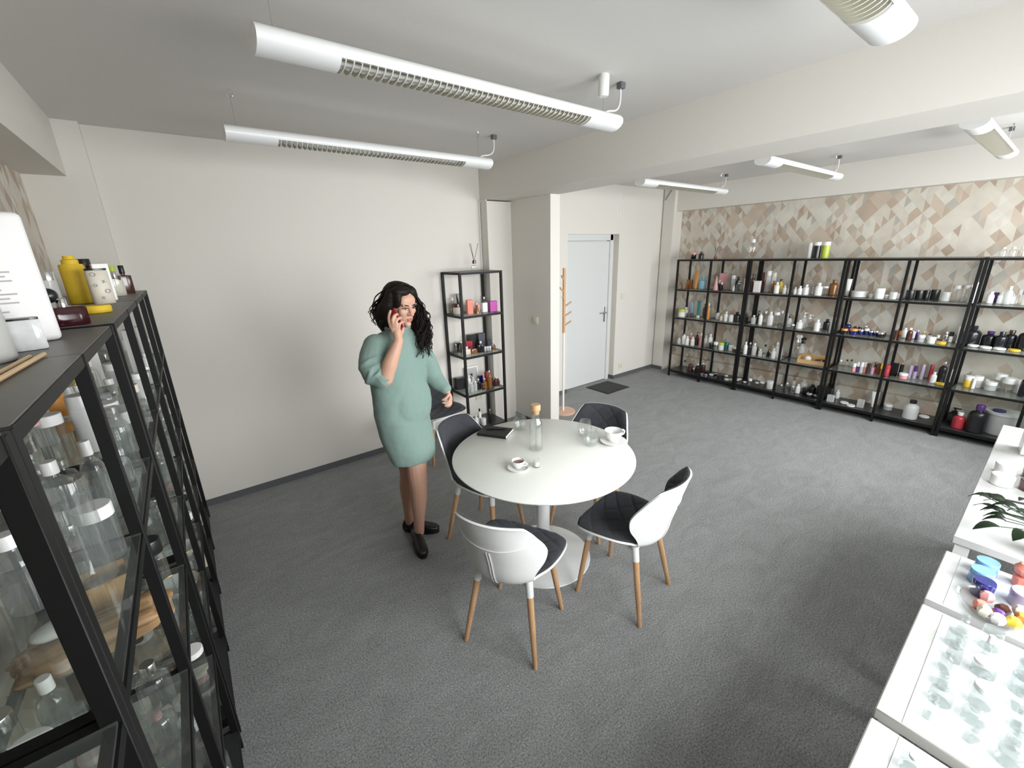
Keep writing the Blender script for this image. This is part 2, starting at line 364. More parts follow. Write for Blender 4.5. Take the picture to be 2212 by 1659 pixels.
# ---------------------------------------------------------------- pendant lamps
LV = plain('louvre_beige', (.66, .63, .53), .35, var=.03); LAMPIN = plain('lamp_inner', (.30, .285, .235), .5)
def make_lamp():
    t = empty('pendant_lamp'); L = 1.645; la, lb = .24, 1.415          # along +X, bottom at z=0
    def section(a0, a1, n):                                            # oval section, cut open below between a0 and a1
        return [(.0625*math.cos(t_), .040+.038*math.sin(t_)) for t_ in [a0+(a1-a0)*k/n for k in range(n+1)]]
    def shell(x0, x1, full):
        bm = bmesh.new(); s = section(0, 2*math.pi, 28)[:-1] if full else section(math.radians(-24), math.radians(204), 24)
        A = [bm.verts.new((x0, y, z)) for y, z in s]; B = [bm.verts.new((x1, y, z)) for y, z in s]
        m = len(s)
        for k in range(m if full else m-1): bm.faces.new((A[k], A[(k+1) % m], B[(k+1) % m], B[k]))
        if full: bm.faces.new(A); bm.faces.new(B[::-1])
        return bm
    for a, b in ((0, la), (lb, L)): obj('end_housing', shell(a, b, True), WHITEM, t)
    obj('housing', shell(la, lb, False), WHITEM, t)
    obj('inner_tray', bx(la, lb, -.054, .054, .050, .054), LAMPIN, t)
    bm = bmesh.new()
    for k in range(2): tube([(la+.01, (k-.5)*.052, .040), (lb-.01, (k-.5)*.052, .040)], .008, 6, bm)
    obj('fluorescent_tube', bm, plain('tube_glass', (.70, .70, .66), .3), t)
    sb = bmesh.new()
    prof = [(.0605*math.cos(a), .040+.0365*math.sin(a)) for a in [math.radians(204+132*k/14) for k in range(15)]]
    lo = [sb.verts.new((0, y, z)) for y, z in prof]; hi = [sb.verts.new((0.006, y, min(z+.014, .044))) for y, z in prof]
    lo2 = [sb.verts.new((.004, y, z)) for y, z in prof]
    for k in range(14): sb.faces.new((lo[k], lo[k+1], hi[k+1], hi[k])); sb.faces.new((lo2[k], hi[k], hi[k+1], lo2[k+1])); sb.faces.new((lo[k], lo2[k], lo2[k+1], lo[k+1]))
    sme = mesh_of('louvre_slat', sb, LV)
    ns = 44
    for k in range(ns): link('louvre_slat', sme, t, (la+.012+(lb-la-.03)*k/(ns-1), 0, 0))
    return t
LZ = 2.508
lamp0 = make_lamp()
GL = 'slim white pendant tube lamps with louvres'
LAMPS = [(.322, 1.645, 'nearest white louvred tube lamp, hung in front of the beam above the table', 1),
         (.34, 2.82, 'white louvred tube lamp hung closest to the plain white wall', 0),
         (.27, .515, 'white tube lamp cut off by the top right picture edge', 0),
         (3.80, 2.82, 'small distant white tube lamp near the door wall, beyond the beam', 0),
         (3.77, 1.67, 'middle white tube lamp of the three beyond the beam', 0),
         (3.72, .53, 'white tube lamp beyond the beam at the right picture edge', 0)]
lamp_objs = [lamp0]+[copy_tree(lamp0) for _ in LAMPS[1:]]
for t, (lx, ly, lab, canopy) in zip(lamp_objs, LAMPS):
    t.location = (lx, ly, LZ); tag(t, lab, 'lamp', GL)
    for x in (.06, 1.56):
        obj('suspension_wire', tube([(x, 0, .077), (x, 0, Z_C-LZ-.02)], .0016, 5), CHROME, t)
        if canopy and x > 1:
            obj('canopy', lathe([(0, 0), (.022, 0), (.026, .01), (.027, .085), (.024, .095), (0, .095)], 18), WHITEP, t, (x, 0, Z_C-LZ-.095))
        else:
            obj('ceiling_hook', tube([(x, 0, Z_C-LZ), (x+.012, 0, Z_C-LZ-.012), (x+.01, 0, Z_C-LZ-.03), (x-.006, 0, Z_C-LZ-.036), (x-.012, 0, Z_C-LZ-.024)], .003, 6), CHROME, t)
    e = Z_C-LZ
    c_ = obj('power_cord', tube(bez((1.57, 0, .07), (1.60, 0, .12), (1.735, .02, .06), (1.715, .02, e-.03), 16), .0045, 8), WHITEP, t)
    pb = bx(1.70, 1.735, .005, .035, e-.028, e)
    obj('ceiling_bracket', pb, plain('bracket_grey', (.12, .12, .13), .5), t)
# ---------------------------------------------------------------- black steel and glass racks
TIER = [1.75, 1.33, .917, .507, .10]
def make_rack(width, bays, depth=.36):
    """front at y=0, width along +x"""
    t = empty('display_rack'); s = .024; H = 1.75
    pm = mesh_of('post', bx(0, s, 0, s, 0, H, .0015, 1), BLACKM)
    xs = [0] + [width*k/bays-s/2 for k in range(1, bays)] + [width-s]
    for x in xs:
        for y in (0, depth-s): link('post', pm, t, (x, y, 0))
    for i, z in enumerate(TIER):
        h = .022 if i < 4 else .03
        fm = mesh_of('rail', bx(s, width-s, .002, s-.002, z-h, z-.001), BLACKM)
        link('rail', fm, t); link('rail', fm, t, (0, depth-s, 0))
        sm = mesh_of('side_rail', bx(.002, s-.002, s, depth-s, z-h, z-.001), BLACKM)
        for x in xs: link('side_rail', sm, t, (x, 0, 0))
        for k in range(bays):
            a, b = xs[k]+s+.001, xs[k+1]-.001
            if i in (0, 4):
                link('board', mesh_of('board', bx(a-.011, b+.011, .004, depth-.004, z-.012, z+.0015), BLACKT if i == 0 else plain('black_board', (.028, .028, .03), .3, var=.1)), t)
            else:
                link('glass_shelf', mesh_of('glass_shelf', bx(a, b, .006, depth-.006, z-.001, z+.005), SHELFGLASS), t)
    return t
wide = make_rack(1.012, 2)
GR = 'wide black steel and glass racks'
ORD = ['first', 'second', 'third', 'fourth', 'fifth', 'sixth', 'seventh', 'eighth', 'ninth', 'tenth', 'eleventh', 'twelfth', 'thirteenth', 'fourteenth', 'fifteenth', 'sixteenth', 'seventeenth', 'eighteenth']
for k in range(4):      # along the wallpapered wall, fronts facing the room
    t = wide if k == 0 else copy_tree(wide)
    t.location = (5.803, 3.576-1.02*k, 0); t.rotation_euler = (0, 0, -math.pi/2)
    tag(t, ORD[k]+' wide black rack from the door along the patterned wallpaper wall', 'rack', GR)
for k in range(4):      # along the left wall
    t = copy_tree(wide)
    t.location = (-.18, 3.77-1.013*k-1.012-(.050 if k > 1 else 0), 0); t.rotation_euler = (0, 0, math.pi/2)
    tag(t, ORD[k]+' wide black rack along the left wall, counted from the plain white wall', 'rack', GR)
nr = make_rack(.51, 1); nr.location = (2.12, 3.57, 0)
tag(nr, 'tall narrow black rack in the corner behind the woman', 'rack')
# ---------------------------------------------------------------- bottles, jars, cartons
PAL = {  # code: (word, material)
 'w': ('white', plain('bottle_white', (.80, .795, .78), .32, var=.01)), 'k': ('black', plain('bottle_black', (.012, .012, .014), .28, var=.1)),
 'c': ('clear', CLEAR), 'h': ('clear', glass('heavy_glass', (.84, .865, .86), .06)), 'f': ('frosted', glass('frosted_glass', (.90, .91, .905), .42)), 'a': ('amber', plain('amber_glass', (.24, .095, .022), .12, var=.15, coat=.3)),
 'n': ('brown', plain('brown_glass', (.075, .028, .018), .15, var=.12, coat=.25)), 'd': ('smoky dark', plain('dark_glass', (.013, .013, .016), .12, var=.2, coat=.2)),
 'D': ('slate grey', plain('slate_card', (.075, .078, .10), .5)), 'b': ('cobalt blue', plain('cobalt_glass', (.012, .016, .13), .10, var=.2, coat=.5)),
 's': ('silver', plain('silver_cap', (.75, .75, .74), .2, 1.0, var=.02)), 'g': ('grey', plain('grey_plastic', (.42, .42, .42), .4)),
 'p': ('pink', plain('pink_plastic', (.66, .33, .33), .35)), 'o': ('orange', plain('orange_plastic', (.62, .28, .06), .35)),
 'C': ('coral', plain('coral_card', (.74, .24, .17), .5)), 'm': ('magenta', plain('magenta_card', (.50, .045, .36), .45)),
 'u': ('light blue', plain('blue_plastic', (.24, .48, .58), .3)), 'q': ('pale blue', plain('periwinkle_glass', (.17, .33, .62), .15, var=.1, coat=.4)), 't': ('teal', plain('teal_plastic', (.03, .20, .22), .3)),
 'l': ('lilac', plain('lilac_plastic', (.40, .34, .46), .3)), 'v': ('purple', plain('purple_plastic', (.09, .03, .19), .25)),
 'r': ('red', plain('red_plastic', (.42, .035, .05), .35)), 'y': ('yellow', plain('yellow_plastic', (.72, .50, .05), .4)),
 'G': ('lime green', plain('lime_plastic', (.46, .56, .06), .4)), 'e': ('cream', plain('cream_plastic', (.72, .66, .55), .4))}
CACHE = {}
PH = {'bot': ('bottle', 'bottle', 'cap'), 'pump': ('pump_bottle', 'pump bottle', 'pump_head'), 'jar': ('cosmetic_jar', 'jar', 'lid'), 'box': ('carton', 'carton', None),
      'tube': ('cosmetic_tube', 'tube', 'cap'), 'cyl': ('cylinder_bottle', 'cylinder bottle', 'cap'), 'cone': ('cone_bottle', 'cone bottle', 'cap'),
      'flacon': ('perfume_flacon', 'perfume flacon', 'stopper'), 'stick': ('cosmetic_stick', 'cosmetic stick', 'cap'), 'dish': ('compact', 'flat compact', 'lid'),
      'spray': ('spray_bottle', 'trigger spray bottle', 'trigger_head')}
def bottle_meshes(kind, bc, cc, w, h, hollow=False):
    w = round(w/.003)*.003; h = round(h/.006)*.006
    key = (kind, bc, cc, w, h)
    if key in CACHE: return CACHE[key]
    r = w/2; B = PAL[bc][1]; Cp = PAL[cc][1]; nm = PH[kind][0]; cn = PH[kind][2]; seg = 16
    L = lambda prof, n=2.0, sx=1, sy=1: lathe([(a*r, b*h) for a, b in prof], seg, n, sx, sy)
    cap = None
    if kind == 'bot':
        body = L([(0, 0), (.93, 0), (1, .02), (1, .58), (.95, .67), (.80, .735), (.45, .78), (.40, .80), (.40, .86), (0, .86)])
        cap = L([(0, .83), (.48, .83), (.48, .985), (.44, 1.0), (0, 1.0)])
    elif kind == 'pump':
        body = L([(0, 0), (.93, 0), (1, .02), (1, .55), (.92, .62), (.45, .68), (.42, .71), (0, .71)])
        cap = L([(0, .69), (.50, .69), (.50, .79), (.20, .80), (.16, .81), (.16, .92), (.40, .925), (.40, .985), (.34, 1.0), (0, 1.0)])
        box(cap, -r*1.0, 0, -r*.22, r*.22, h*.93, h*.985)
    elif kind == 'jar':
        body = L([(0, 0), (.90, 0), (.97, .04), (.97, .62), (.88, .66), (0, .66)]); cap = L([(0, .64), (1.0, .64), (1.0, .95), (.95, 1.0), (0, 1.0)])
    elif kind == 'box':
        body = bx(-r, r, -r*.55, r*.55, 0, h, min(.002, r*.1), 1)
        box(body, -r*.7, r*.7, -r*.555, -r*.549, h*.55, h*.80)
    elif kind == 'tube':
        cap = L([(0, 0), (.62, 0), (.66, .02), (.66, .15), (0, .15)])
        body = bmesh.new(); rings = []
        for f in (0, .25, .5, .75, .93, 1.0):
            z = h*(.15+.85*f); sx = r*(.70+.30*f); sy = max(r*.70*(1-f), .0022)
            rings.append([body.verts.new((sx*math.cos(2*math.pi*k/seg), sy*math.sin(2*math.pi*k/seg), z)) for k in range(seg)])
        for A, Bq in zip(rings, rings[1:]):
            for k in range(seg): body.faces.new((A[k], A[(k+1) % seg], Bq[(k+1) % seg], Bq[k]))
        body.faces.new(rings[0][::-1]); body.faces.new(rings[-1])
    elif kind == 'cyl':
        body = L([(0, 0), (.96, 0), (1, .01), (1, .78), (.9, .79), (0, .79)]); cap = L([(0, .785), (1.0, .785), (1.0, .985), (.95, 1.0), (0, 1.0)])
    elif kind == 'cone':
        body = L([(0, 0), (.95, 0), (1, .02), (.92, .15), (.33, .80), (.30, .84), (0, .84)]); cap = L([(0, .83), (.31, .83), (.22, .98), (.12, 1.0), (0, 1.0)])
    elif kind == 'flacon':
        body = L([(0, 0), (.95, 0), (1, .02), (1, .60), (.94, .64), (.30, .66), (.26, .72), (0, .72)], 7.0, .92, .45)
        cap = L([(0, .70), (.34, .70), (.36, .72), (.36, .98), (.32, 1.0), (0, 1.0)])
    elif kind == 'stick':
        body = L([(0, 0), (1, 0), (1, .56), (.8, .58), (0, .58)]); cap = L([(0, .575), (.96, .575), (.96, .99), (.9, 1.0), (0, 1.0)])
    elif kind == 'dish':
        body = L([(0, 0), (.92, 0), (1, .2), (1, .55), (0, .55)]); cap = L([(0, .5), (.98, .5), (.98, .85), (.9, 1.0), (0, 1.0)])
    else:  # spray
        body = L([(0, 0), (.95, 0), (1, .02), (1, .50), (.85, .58), (.36, .66), (.34, .74), (0, .74)])
        cap = L([(0, .72), (.42, .72), (.42, .80), (.22, .81), (.22, .88), (0, .88)])
        box(cap, -r*.95, r*.55, -r*.26, r*.26, h*.88, h*1.0, r*.08, 1); box(cap, -r*1.15, -r*.95, -r*.1, r*.1, h*.91, h*.96)
        tube([(-r*.45, 0, h*.88), (-r*.75, 0, h*.80), (-r*.70, 0, h*.72)], r*.12, 6, cap)
    bm_ = mesh_of(nm, body, B, 35); cm_ = mesh_of(cn, cap, Cp, 35) if cap else None
    CACHE[key] = (bm_, cm_, nm, cn); return CACHE[key]
RNG = random.Random(7)
def put_bottle(kind, bc, cc, x, y, z, w, h, label, group, rz=None):
    bme, cme, nm, cn = bottle_meshes(kind, bc, cc, w, h)
    o = link(nm, bme, None, (x, y, z), (0, 0, RNG.uniform(-.5, .5) if rz is None else rz))
    tag(o, label, PH[kind][1].split()[-1], group)
    if cme: link(cn, cme, o)
    return o
def look_of(kind, bc, cc):
    b, c = PAL[bc][0], PAL[cc][0]; ph = PH[kind][1]; cn = (PH[kind][2] or '').split('_')[0]
    small = {'frosted': 'frosted'}
    if b == c or kind in ('box', 'dish'): return '%s %s' % (b, ph)
    return '%s %s, %s %s' % (b, ph, c, cn)
TN = ['top board', 'first glass shelf', 'second glass shelf', 'third glass shelf', 'bottom board']
ITEMS = """r0 jar dp 5.970 3.425 0.073 0.096
r0 bot kk 5.970 3.311 0.066 0.097
r0 bot cw 5.970 2.622 0.096 0.243
r0 cyl ww 5.970 1.966 0.058 0.173
r0 cyl kw 5.963 1.894 0.079 0.180
r0 cyl Gw 5.976 1.813 0.078 0.179
r0 bot cw 5.970 0.438 0.051 0.085
r0 bot cw 5.970 0.379 0.050 0.084
r0 bot cw 5.970 0.323 0.050 0.085
r1 jar aa 5.892 3.496 0.068 0.055
r1 box aa 5.980 3.452 0.081 0.124
r1 tube oo 5.959 3.343 0.067 0.263
r1 pump uu 5.998 3.263 0.103 0.189
r1 bot cc 5.965 3.191 0.048 0.144
r1 cone pp 5.899 3.013 0.070 0.193
r1 pump kw 5.980 3.008 0.044 0.135
r1 box pp 6.067 2.995 0.101 0.224
r1 flacon dw 5.940 2.951 0.055 0.108
r1 bot cc 6.003 2.913 0.058 0.178
r1 cyl fw 6.014 2.837 0.052 0.196
r1 bot kk 6.048 2.785 0.063 0.179
r1 bot ww 5.909 2.770 0.034 0.077
r1 pump cw 5.914 2.708 0.073 0.139
r1 cyl sw 5.885 2.608 0.050 0.172
r1 bot nk 5.927 2.542 0.053 0.230
r1 box ww 5.900 2.469 0.078 0.143
r1 box nn 5.980 2.438 0.046 0.244
r1 cyl fw 6.041 2.408 0.066 0.266
r1 cyl fe 6.078 2.356 0.056 0.240
r1 bot aa 5.986 2.307 0.058 0.147
r1 bot yk 6.075 2.264 0.055 0.160
r1 bot ww 5.879 2.227 0.060 0.138
r1 bot cc 5.915 2.184 0.047 0.110
r1 bot ww 5.885 2.141 0.040 0.100
r1 bot ff 5.896 2.095 0.037 0.084
r1 bot ww 5.885 2.021 0.040 0.086
r1 bot ww 5.883 1.972 0.054 0.103
r1 bot ww 5.892 1.911 0.063 0.120
r1 cyl cc 5.874 1.851 0.056 0.099
r1 bot ww 5.896 1.786 0.074 0.144
r1 cyl cw 5.990 1.751 0.065 0.101
r1 bot aa 6.038 1.683 0.088 0.175
r1 tube ww 6.025 1.541 0.047 0.188
r1 jar ww 5.970 1.414 0.146 0.065
r1 jar ew 5.925 1.291 0.056 0.041
r1 jar ww 5.890 1.225 0.088 0.108
r1 jar fw 5.934 1.166 0.055 0.043
r1 jar ww 5.904 1.113 0.060 0.073
r1 jar ww 6.001 1.091 0.049 0.054
r1 jar kk 5.940 0.988 0.070 0.094
r1 jar kk 5.970 0.922 0.067 0.099
r1 jar kk 6.004 0.873 0.047 0.095
r1 jar kk 6.021 0.813 0.072 0.100
r1 cyl ff 5.961 0.728 0.065 0.090
r1 cyl cw 5.991 0.660 0.074 0.154
r1 cyl cw 5.966 0.594 0.060 0.162
r1 bot ww 5.928 0.541 0.064 0.191
r1 bot ww 5.977 0.430 0.048 0.107
r1 tube vv 6.044 0.402 0.036 0.099
r1 bot ww 5.990 0.366 0.044 0.106
r1 bot fw 5.965 0.323 0.051 0.160
r1 bot ww 6.010 0.294 0.043 0.093
r1 jar cw 5.987 0.252 0.047 0.139
r1 jar fw 5.958 0.219 0.038 0.146
r2 bot ww 6.026 3.495 0.071 0.127
r2 tube ll 6.085 3.487 0.042 0.200
r2 jar wG 5.887 3.478 0.104 0.113
r2 cone uu 6.075 3.429 0.064 0.205
r2 jar nn 5.925 3.390 0.047 0.056
r2 jar nn 5.941 3.340 0.037 0.059
r2 tube tw 5.938 3.249 0.065 0.246
r2 bot nn 5.997 3.182 0.058 0.201
r2 bot ow 5.921 3.087 0.039 0.230
r2 bot wk 5.994 2.982 0.053 0.114
r2 bot ey 5.924 2.893 0.048 0.086
r2 bot ww 5.911 2.826 0.055 0.131
r2 bot wr 5.903 2.751 0.058 0.121
r2 bot kk 5.955 2.698 0.084 0.134
r2 bot dk 5.983 2.586 0.047 0.128
r2 bot fw 5.921 2.465 0.057 0.116
r2 pump kk 5.942 2.420 0.037 0.172
r2 bot wc 5.920 2.380 0.049 0.164
r2 bot cw 5.967 2.342 0.063 0.177
r2 bot ww 5.952 2.275 0.069 0.172
r2 cyl cw 5.968 2.209 0.062 0.174
r2 bot cw 5.991 2.159 0.042 0.195
r2 bot fw 6.007 2.115 0.048 0.223
r2 bot fd 5.960 2.053 0.047 0.139
r2 jar cw 5.917 1.993 0.037 0.050
r2 bot ww 5.929 1.928 0.071 0.111
r2 pump fw 6.007 1.914 0.065 0.189
r2 pump cw 5.985 1.849 0.065 0.172
r2 jar cw 6.052 1.742 0.037 0.025
r2 bot ww 5.885 1.730 0.063 0.141
r2 bot kk 6.061 1.686 0.073 0.127
r2 tube ww 5.885 1.586 0.064 0.178
r2 bot bs 6.071 1.479 0.067 0.109
r2 jar do 5.895 1.461 0.065 0.063
r2 bot bs 6.091 1.416 0.060 0.070
r2 jar bo 5.921 1.383 0.080 0.068
r2 bot ds 6.063 1.368 0.047 0.085
r2 jar bs 5.940 1.320 0.046 0.062
r2 bot dw 6.075 1.314 0.043 0.084
r2 jar bw 5.976 1.282 0.049 0.074
r2 bot bs 6.075 1.261 0.046 0.050
r2 jar bs 5.962 1.234 0.045 0.052
r2 jar bs 5.954 1.188 0.045 0.063
r2 bot ns 6.072 1.187 0.040 0.043
r2 bot dw 6.078 1.146 0.039 0.043
r2 jar ds 5.924 1.140 0.062 0.054
r2 stick nn 5.882 1.013 0.032 0.093
r2 stick na 5.888 0.983 0.028 0.098
r2 bot ww 6.075 0.979 0.056 0.101
r2 bot wc 6.075 0.911 0.058 0.088
r2 bot nw 5.912 0.911 0.048 0.132
r2 bot vs 5.997 0.864 0.031 0.104
r2 bot cy 6.075 0.829 0.043 0.087
r2 jar fw 5.892 0.812 0.056 0.073
r2 bot fn 6.075 0.781 0.043 0.063
r2 jar ww 5.879 0.733 0.063 0.067
r2 stick ww 6.075 0.716 0.031 0.063
r2 jar yn 5.891 0.661 0.076 0.055
r2 bot sw 6.066 0.658 0.036 0.101
r2 stick wk 6.084 0.625 0.036 0.101
r2 tube fw 6.034 0.567 0.034 0.175
r2 bot dd 6.054 0.484 0.132 0.185
r2 dish ww 5.950 0.445 0.082 0.018
r2 bot dv 6.073 0.363 0.104 0.144
r2 dish ww 5.924 0.361 0.085 0.018
r2 bot dd 6.015 0.286 0.081 0.159
r2 dish ww 5.930 0.273 0.084 0.018
r2 bot dn 6.083 0.232 0.085 0.170
r2 dish yy 5.929 0.183 0.082 0.018
r2 bot dd 6.052 0.141 0.100 0.201
r3 bot fw 5.885 3.481 0.057 0.086
r3 bot wc 5.898 3.407 0.062 0.174
r3 bot pw 6.075 3.401 0.048 0.144
r3 bot ww 5.883 3.347 0.056 0.132
r3 bot ww 5.885 3.260 0.057 0.130
r3 pump nn 5.961 3.239 0.059 0.196
r3 bot pw 5.887 3.132 0.060 0.201
r3 bot ff 5.954 3.101 0.054 0.169
r3 bot ww 5.975 3.043 0.060 0.191
r3 jar kk 5.880 2.974 0.060 0.081
r3 jar cw 5.887 2.908 0.067 0.107
r3 jar wG 5.898 2.836 0.073 0.106
r3 jar tt 5.984 2.803 0.074 0.098
r3 jar ww 5.957 2.720 0.078 0.079
r3 jar nw 5.924 2.645 0.077 0.070
r3 bot ww 5.883 2.501 0.050 0.169
r3 bot ks 5.905 2.454 0.048 0.161
r3 bot fw 5.899 2.393 0.057 0.163
r3 bot nn 5.959 2.378 0.029 0.105
r3 bot fw 5.894 2.312 0.049 0.096
r3 bot ck 5.887 2.255 0.054 0.171
r3 pump kk 5.933 2.231 0.039 0.095
r3 bot fw 6.002 2.162 0.046 0.189
r3 bot ww 5.885 2.148 0.055 0.130
r3 bot fw 5.885 2.077 0.049 0.213
r3 spray cw 5.928 1.913 0.082 0.339
r3 spray fk 6.075 1.907 0.066 0.282
r3 bot cw 5.899 1.435 0.046 0.109
r3 bot ck 5.882 1.373 0.037 0.124
r3 bot ck 5.892 1.335 0.037 0.132
r3 stick pw 5.879 1.299 0.035 0.099
r3 stick vw 5.889 1.265 0.033 0.114
r3 stick fw 5.878 1.231 0.033 0.122
r3 stick pw 5.894 1.201 0.031 0.121
r3 stick nn 5.877 1.171 0.033 0.121
r3 stick ls 5.889 1.138 0.034 0.136
r3 stick rn 5.933 1.123 0.031 0.132
r3 stick aa 5.925 1.089 0.034 0.128
r3 stick ay 5.902 1.061 0.034 0.135
r3 jar rr 5.917 1.019 0.050 0.119
r3 box kk 5.967 0.973 0.064 0.142
r3 stick dk 5.988 0.917 0.035 0.133
r3 jar pw 5.911 0.878 0.075 0.062
r3 stick ll 5.986 0.844 0.034 0.139
r3 stick lv 5.989 0.805 0.034 0.139
r3 stick ll 6.007 0.753 0.033 0.161
r3 stick rr 6.075 0.696 0.034 0.153
r3 bot ww 5.935 0.650 0.048 0.112
r3 bot ks 6.047 0.608 0.065 0.209
r3 dish yy 5.903 0.588 0.078 0.018
r3 bot fw 6.087 0.560 0.055 0.179
r3 jar yw 5.993 0.407 0.069 0.116
r3 stick ww 5.962 0.367 0.027 0.100
r3 jar fw 6.045 0.351 0.072 0.116
r3 bot fw 6.091 0.293 0.069 0.086
r3 jar fw 6.007 0.256 0.084 0.085
r3 jar cw 6.083 0.212 0.084 0.155
r3 jar cw 6.013 0.146 0.100 0.147
r3 jar ww 6.082 0.077 0.086 0.122
r3 bot dk 5.942 0.049 0.062 0.215
r4 bot cd 5.946 3.385 0.068 0.151
r4 bot nc 5.966 3.299 0.071 0.133
r4 jar ns 5.937 3.227 0.038 0.060
r4 bot kw 5.979 3.187 0.070 0.125
r4 bot nw 6.056 3.146 0.067 0.132
r4 dish ss 5.885 3.071 0.059 0.018
r4 jar kk 5.981 3.042 0.072 0.036
r4 dish ss 5.885 3.007 0.062 0.018
r4 dish ww 5.953 2.958 0.065 0.018
r4 jar ks 6.004 2.912 0.065 0.026
r4 dish gg 6.017 2.841 0.074 0.018
r4 jar kk 5.885 2.795 0.090 0.050
r4 jar cw 5.982 2.753 0.048 0.038
r4 dish ww 5.878 2.691 0.065 0.018
r4 dish ww 5.911 2.636 0.056 0.018
r4 dish ww 6.014 2.579 0.062 0.018
r4 jar nw 5.915 2.561 0.044 0.025
r4 jar cw 5.885 2.450 0.038 0.031
r4 jar cw 5.892 2.385 0.045 0.082
r4 jar cw 5.937 2.309 0.052 0.043
r4 jar cw 5.924 2.238 0.064 0.069
r4 jar ww 5.894 2.137 0.076 0.109
r4 bot cc 6.012 2.091 0.042 0.068
r4 pump ck 6.075 2.033 0.035 0.083
r4 bot cw 5.904 2.003 0.041 0.082
r4 bot cw 5.953 1.957 0.048 0.111
r4 bot fr 6.075 1.923 0.041 0.149
r4 bot cw 5.937 1.880 0.047 0.081
r4 bot ww 5.960 1.832 0.054 0.117
r4 bot ff 6.075 1.813 0.084 0.154
r4 jar kk 5.978 1.755 0.062 0.087
r4 bot kk 6.074 1.711 0.083 0.116
r4 jar ks 5.888 1.676 0.064 0.053
r4 jar ks 5.924 1.626 0.054 0.036
r4 box kk 6.035 1.563 0.156 0.135
r4 box ff 5.885 1.456 0.065 0.083
r4 bot ww 6.091 1.449 0.052 0.106
r4 dish ww 5.936 1.331 0.084 0.018
r4 dish ww 5.879 1.254 0.088 0.018
r4 box ff 5.907 1.173 0.061 0.094
r4 tube ww 6.034 1.084 0.068 0.178
r4 jar fw 6.042 0.955 0.076 0.067
r4 bot fk 5.899 0.745 0.120 0.206
r4 dish ww 6.034 0.651 0.087 0.018
r4 pump kk 6.075 0.443 0.087 0.158
r4 bot rw 5.915 0.386 0.093 0.163
r4 bot kv 5.903 0.268 0.136 0.273
n1 bot cw 2.189 3.860 0.049 0.154
n1 jar en 2.193 3.775 0.086 0.107
n1 box CC 2.266 3.652 0.062 0.145
n1 tube kk 2.274 3.860 0.062 0.190
n1 box pp 2.322 3.695 0.049 0.124
n1 cone aw 2.345 3.639 0.054 0.110
n1 bot pc 2.401 3.707 0.043 0.120
n1 box ww 2.463 3.682 0.067 0.099
n1 box mm 2.554 3.652 0.082 0.110
n1 bot cs 2.571 3.840 0.039 0.137
n2 cone cw 2.180 3.831 0.044 0.097
n2 flacon ew 2.213 3.677 0.093 0.086
n2 bot cs 2.221 3.791 0.038 0.120
n2 box dd 2.231 3.861 0.057 0.098
n2 flacon ak 2.291 3.649 0.067 0.077
n2 box rr 2.312 3.799 0.085 0.108
n2 flacon ds 2.375 3.655 0.074 0.120
n2 box kk 2.402 3.854 0.080 0.161
n2 stick fw 2.447 3.677 0.023 0.049
n2 bot kk 2.454 3.795 0.040 0.106
n2 stick fw 2.474 3.669 0.023 0.046
n2 stick fw 2.500 3.662 0.023 0.049
n2 box DD 2.509 3.849 0.087 0.163
n2 flacon an 2.549 3.655 0.035 0.061
n2 box DD 2.574 3.787 0.053 0.083
n2 stick nn 2.585 3.694 0.018 0.037
n2 flacon cs 2.587 3.735 0.036 0.072
n3 bot fw 2.189 3.655 0.026 0.082
n3 box kk 2.213 3.837 0.110 0.124
n3 bot fw 2.239 3.655 0.038 0.108
n3 bot ww 2.275 3.766 0.046 0.157
n3 bot fw 2.284 3.655 0.038 0.113
n3 flacon ds 2.337 3.677 0.061 0.118
n3 bot ww 2.361 3.823 0.047 0.102
n3 jar nn 2.371 3.638 0.036 0.067
n3 bot ck 2.377 3.866 0.040 0.134
n3 flacon as 2.409 3.660 0.048 0.114
n3 bot as 2.467 3.655 0.051 0.191
n3 box bb 2.485 3.860 0.050 0.089
n3 bot nk 2.525 3.681 0.027 0.092
n3 box rr 2.529 3.783 0.062 0.147
n3 bot ns 2.544 3.648 0.042 0.109
n3 bot nn 2.585 3.659 0.040 0.078
n4 bot ww 2.269 3.655 0.051 0.138
n4 bot wk 2.344 3.698 0.040 0.180
n4 jar ww 2.357 3.647 0.060 0.080
n4 bot ks 2.454 3.655 0.032 0.161"""
def place_items():
    cnt = {}
    for ln in ITEMS.strip().split('\n'):
        u, kind, cols, x, y, w, h = ln.split(); x, y, w, h = map(float, (x, y, w, h)); ti = int(u[1])
        z = TIER[ti] + (.006 if 0 < ti < 4 else .0025)
        if u[0] == 'r':
            bay = min(7, int((3.576-y)/.51)); key = ('r', ti, bay); i = cnt.get(key, 0); cnt[key] = i+1
            lab = '%s, %s from left, %s, %s bay from door' % (look_of(kind, *cols), ORD[i], TN[ti], ORD[bay])
            rz = math.pi/2+RNG.uniform(-.35, .35)
            if kind in ('box', 'flacon'): rz = math.pi/2+RNG.uniform(-.15, .15)
            put_bottle(kind, cols[0], cols[1], x, y, z, w, h, lab, 'containers on the racks at the wallpapered wall', rz)
        else:
            key = ('n', ti, 0); i = cnt.get(key, 0); cnt[key] = i+1
            od = ORD[i]
            lab = '%s, %s from left, %s of narrow corner rack' % (look_of(kind, *cols), od, TN[ti])
            put_bottle(kind, cols[0], cols[1], x, y, z, w, h, lab, 'containers on the narrow corner rack', RNG.uniform(-.3, .2))
place_items()
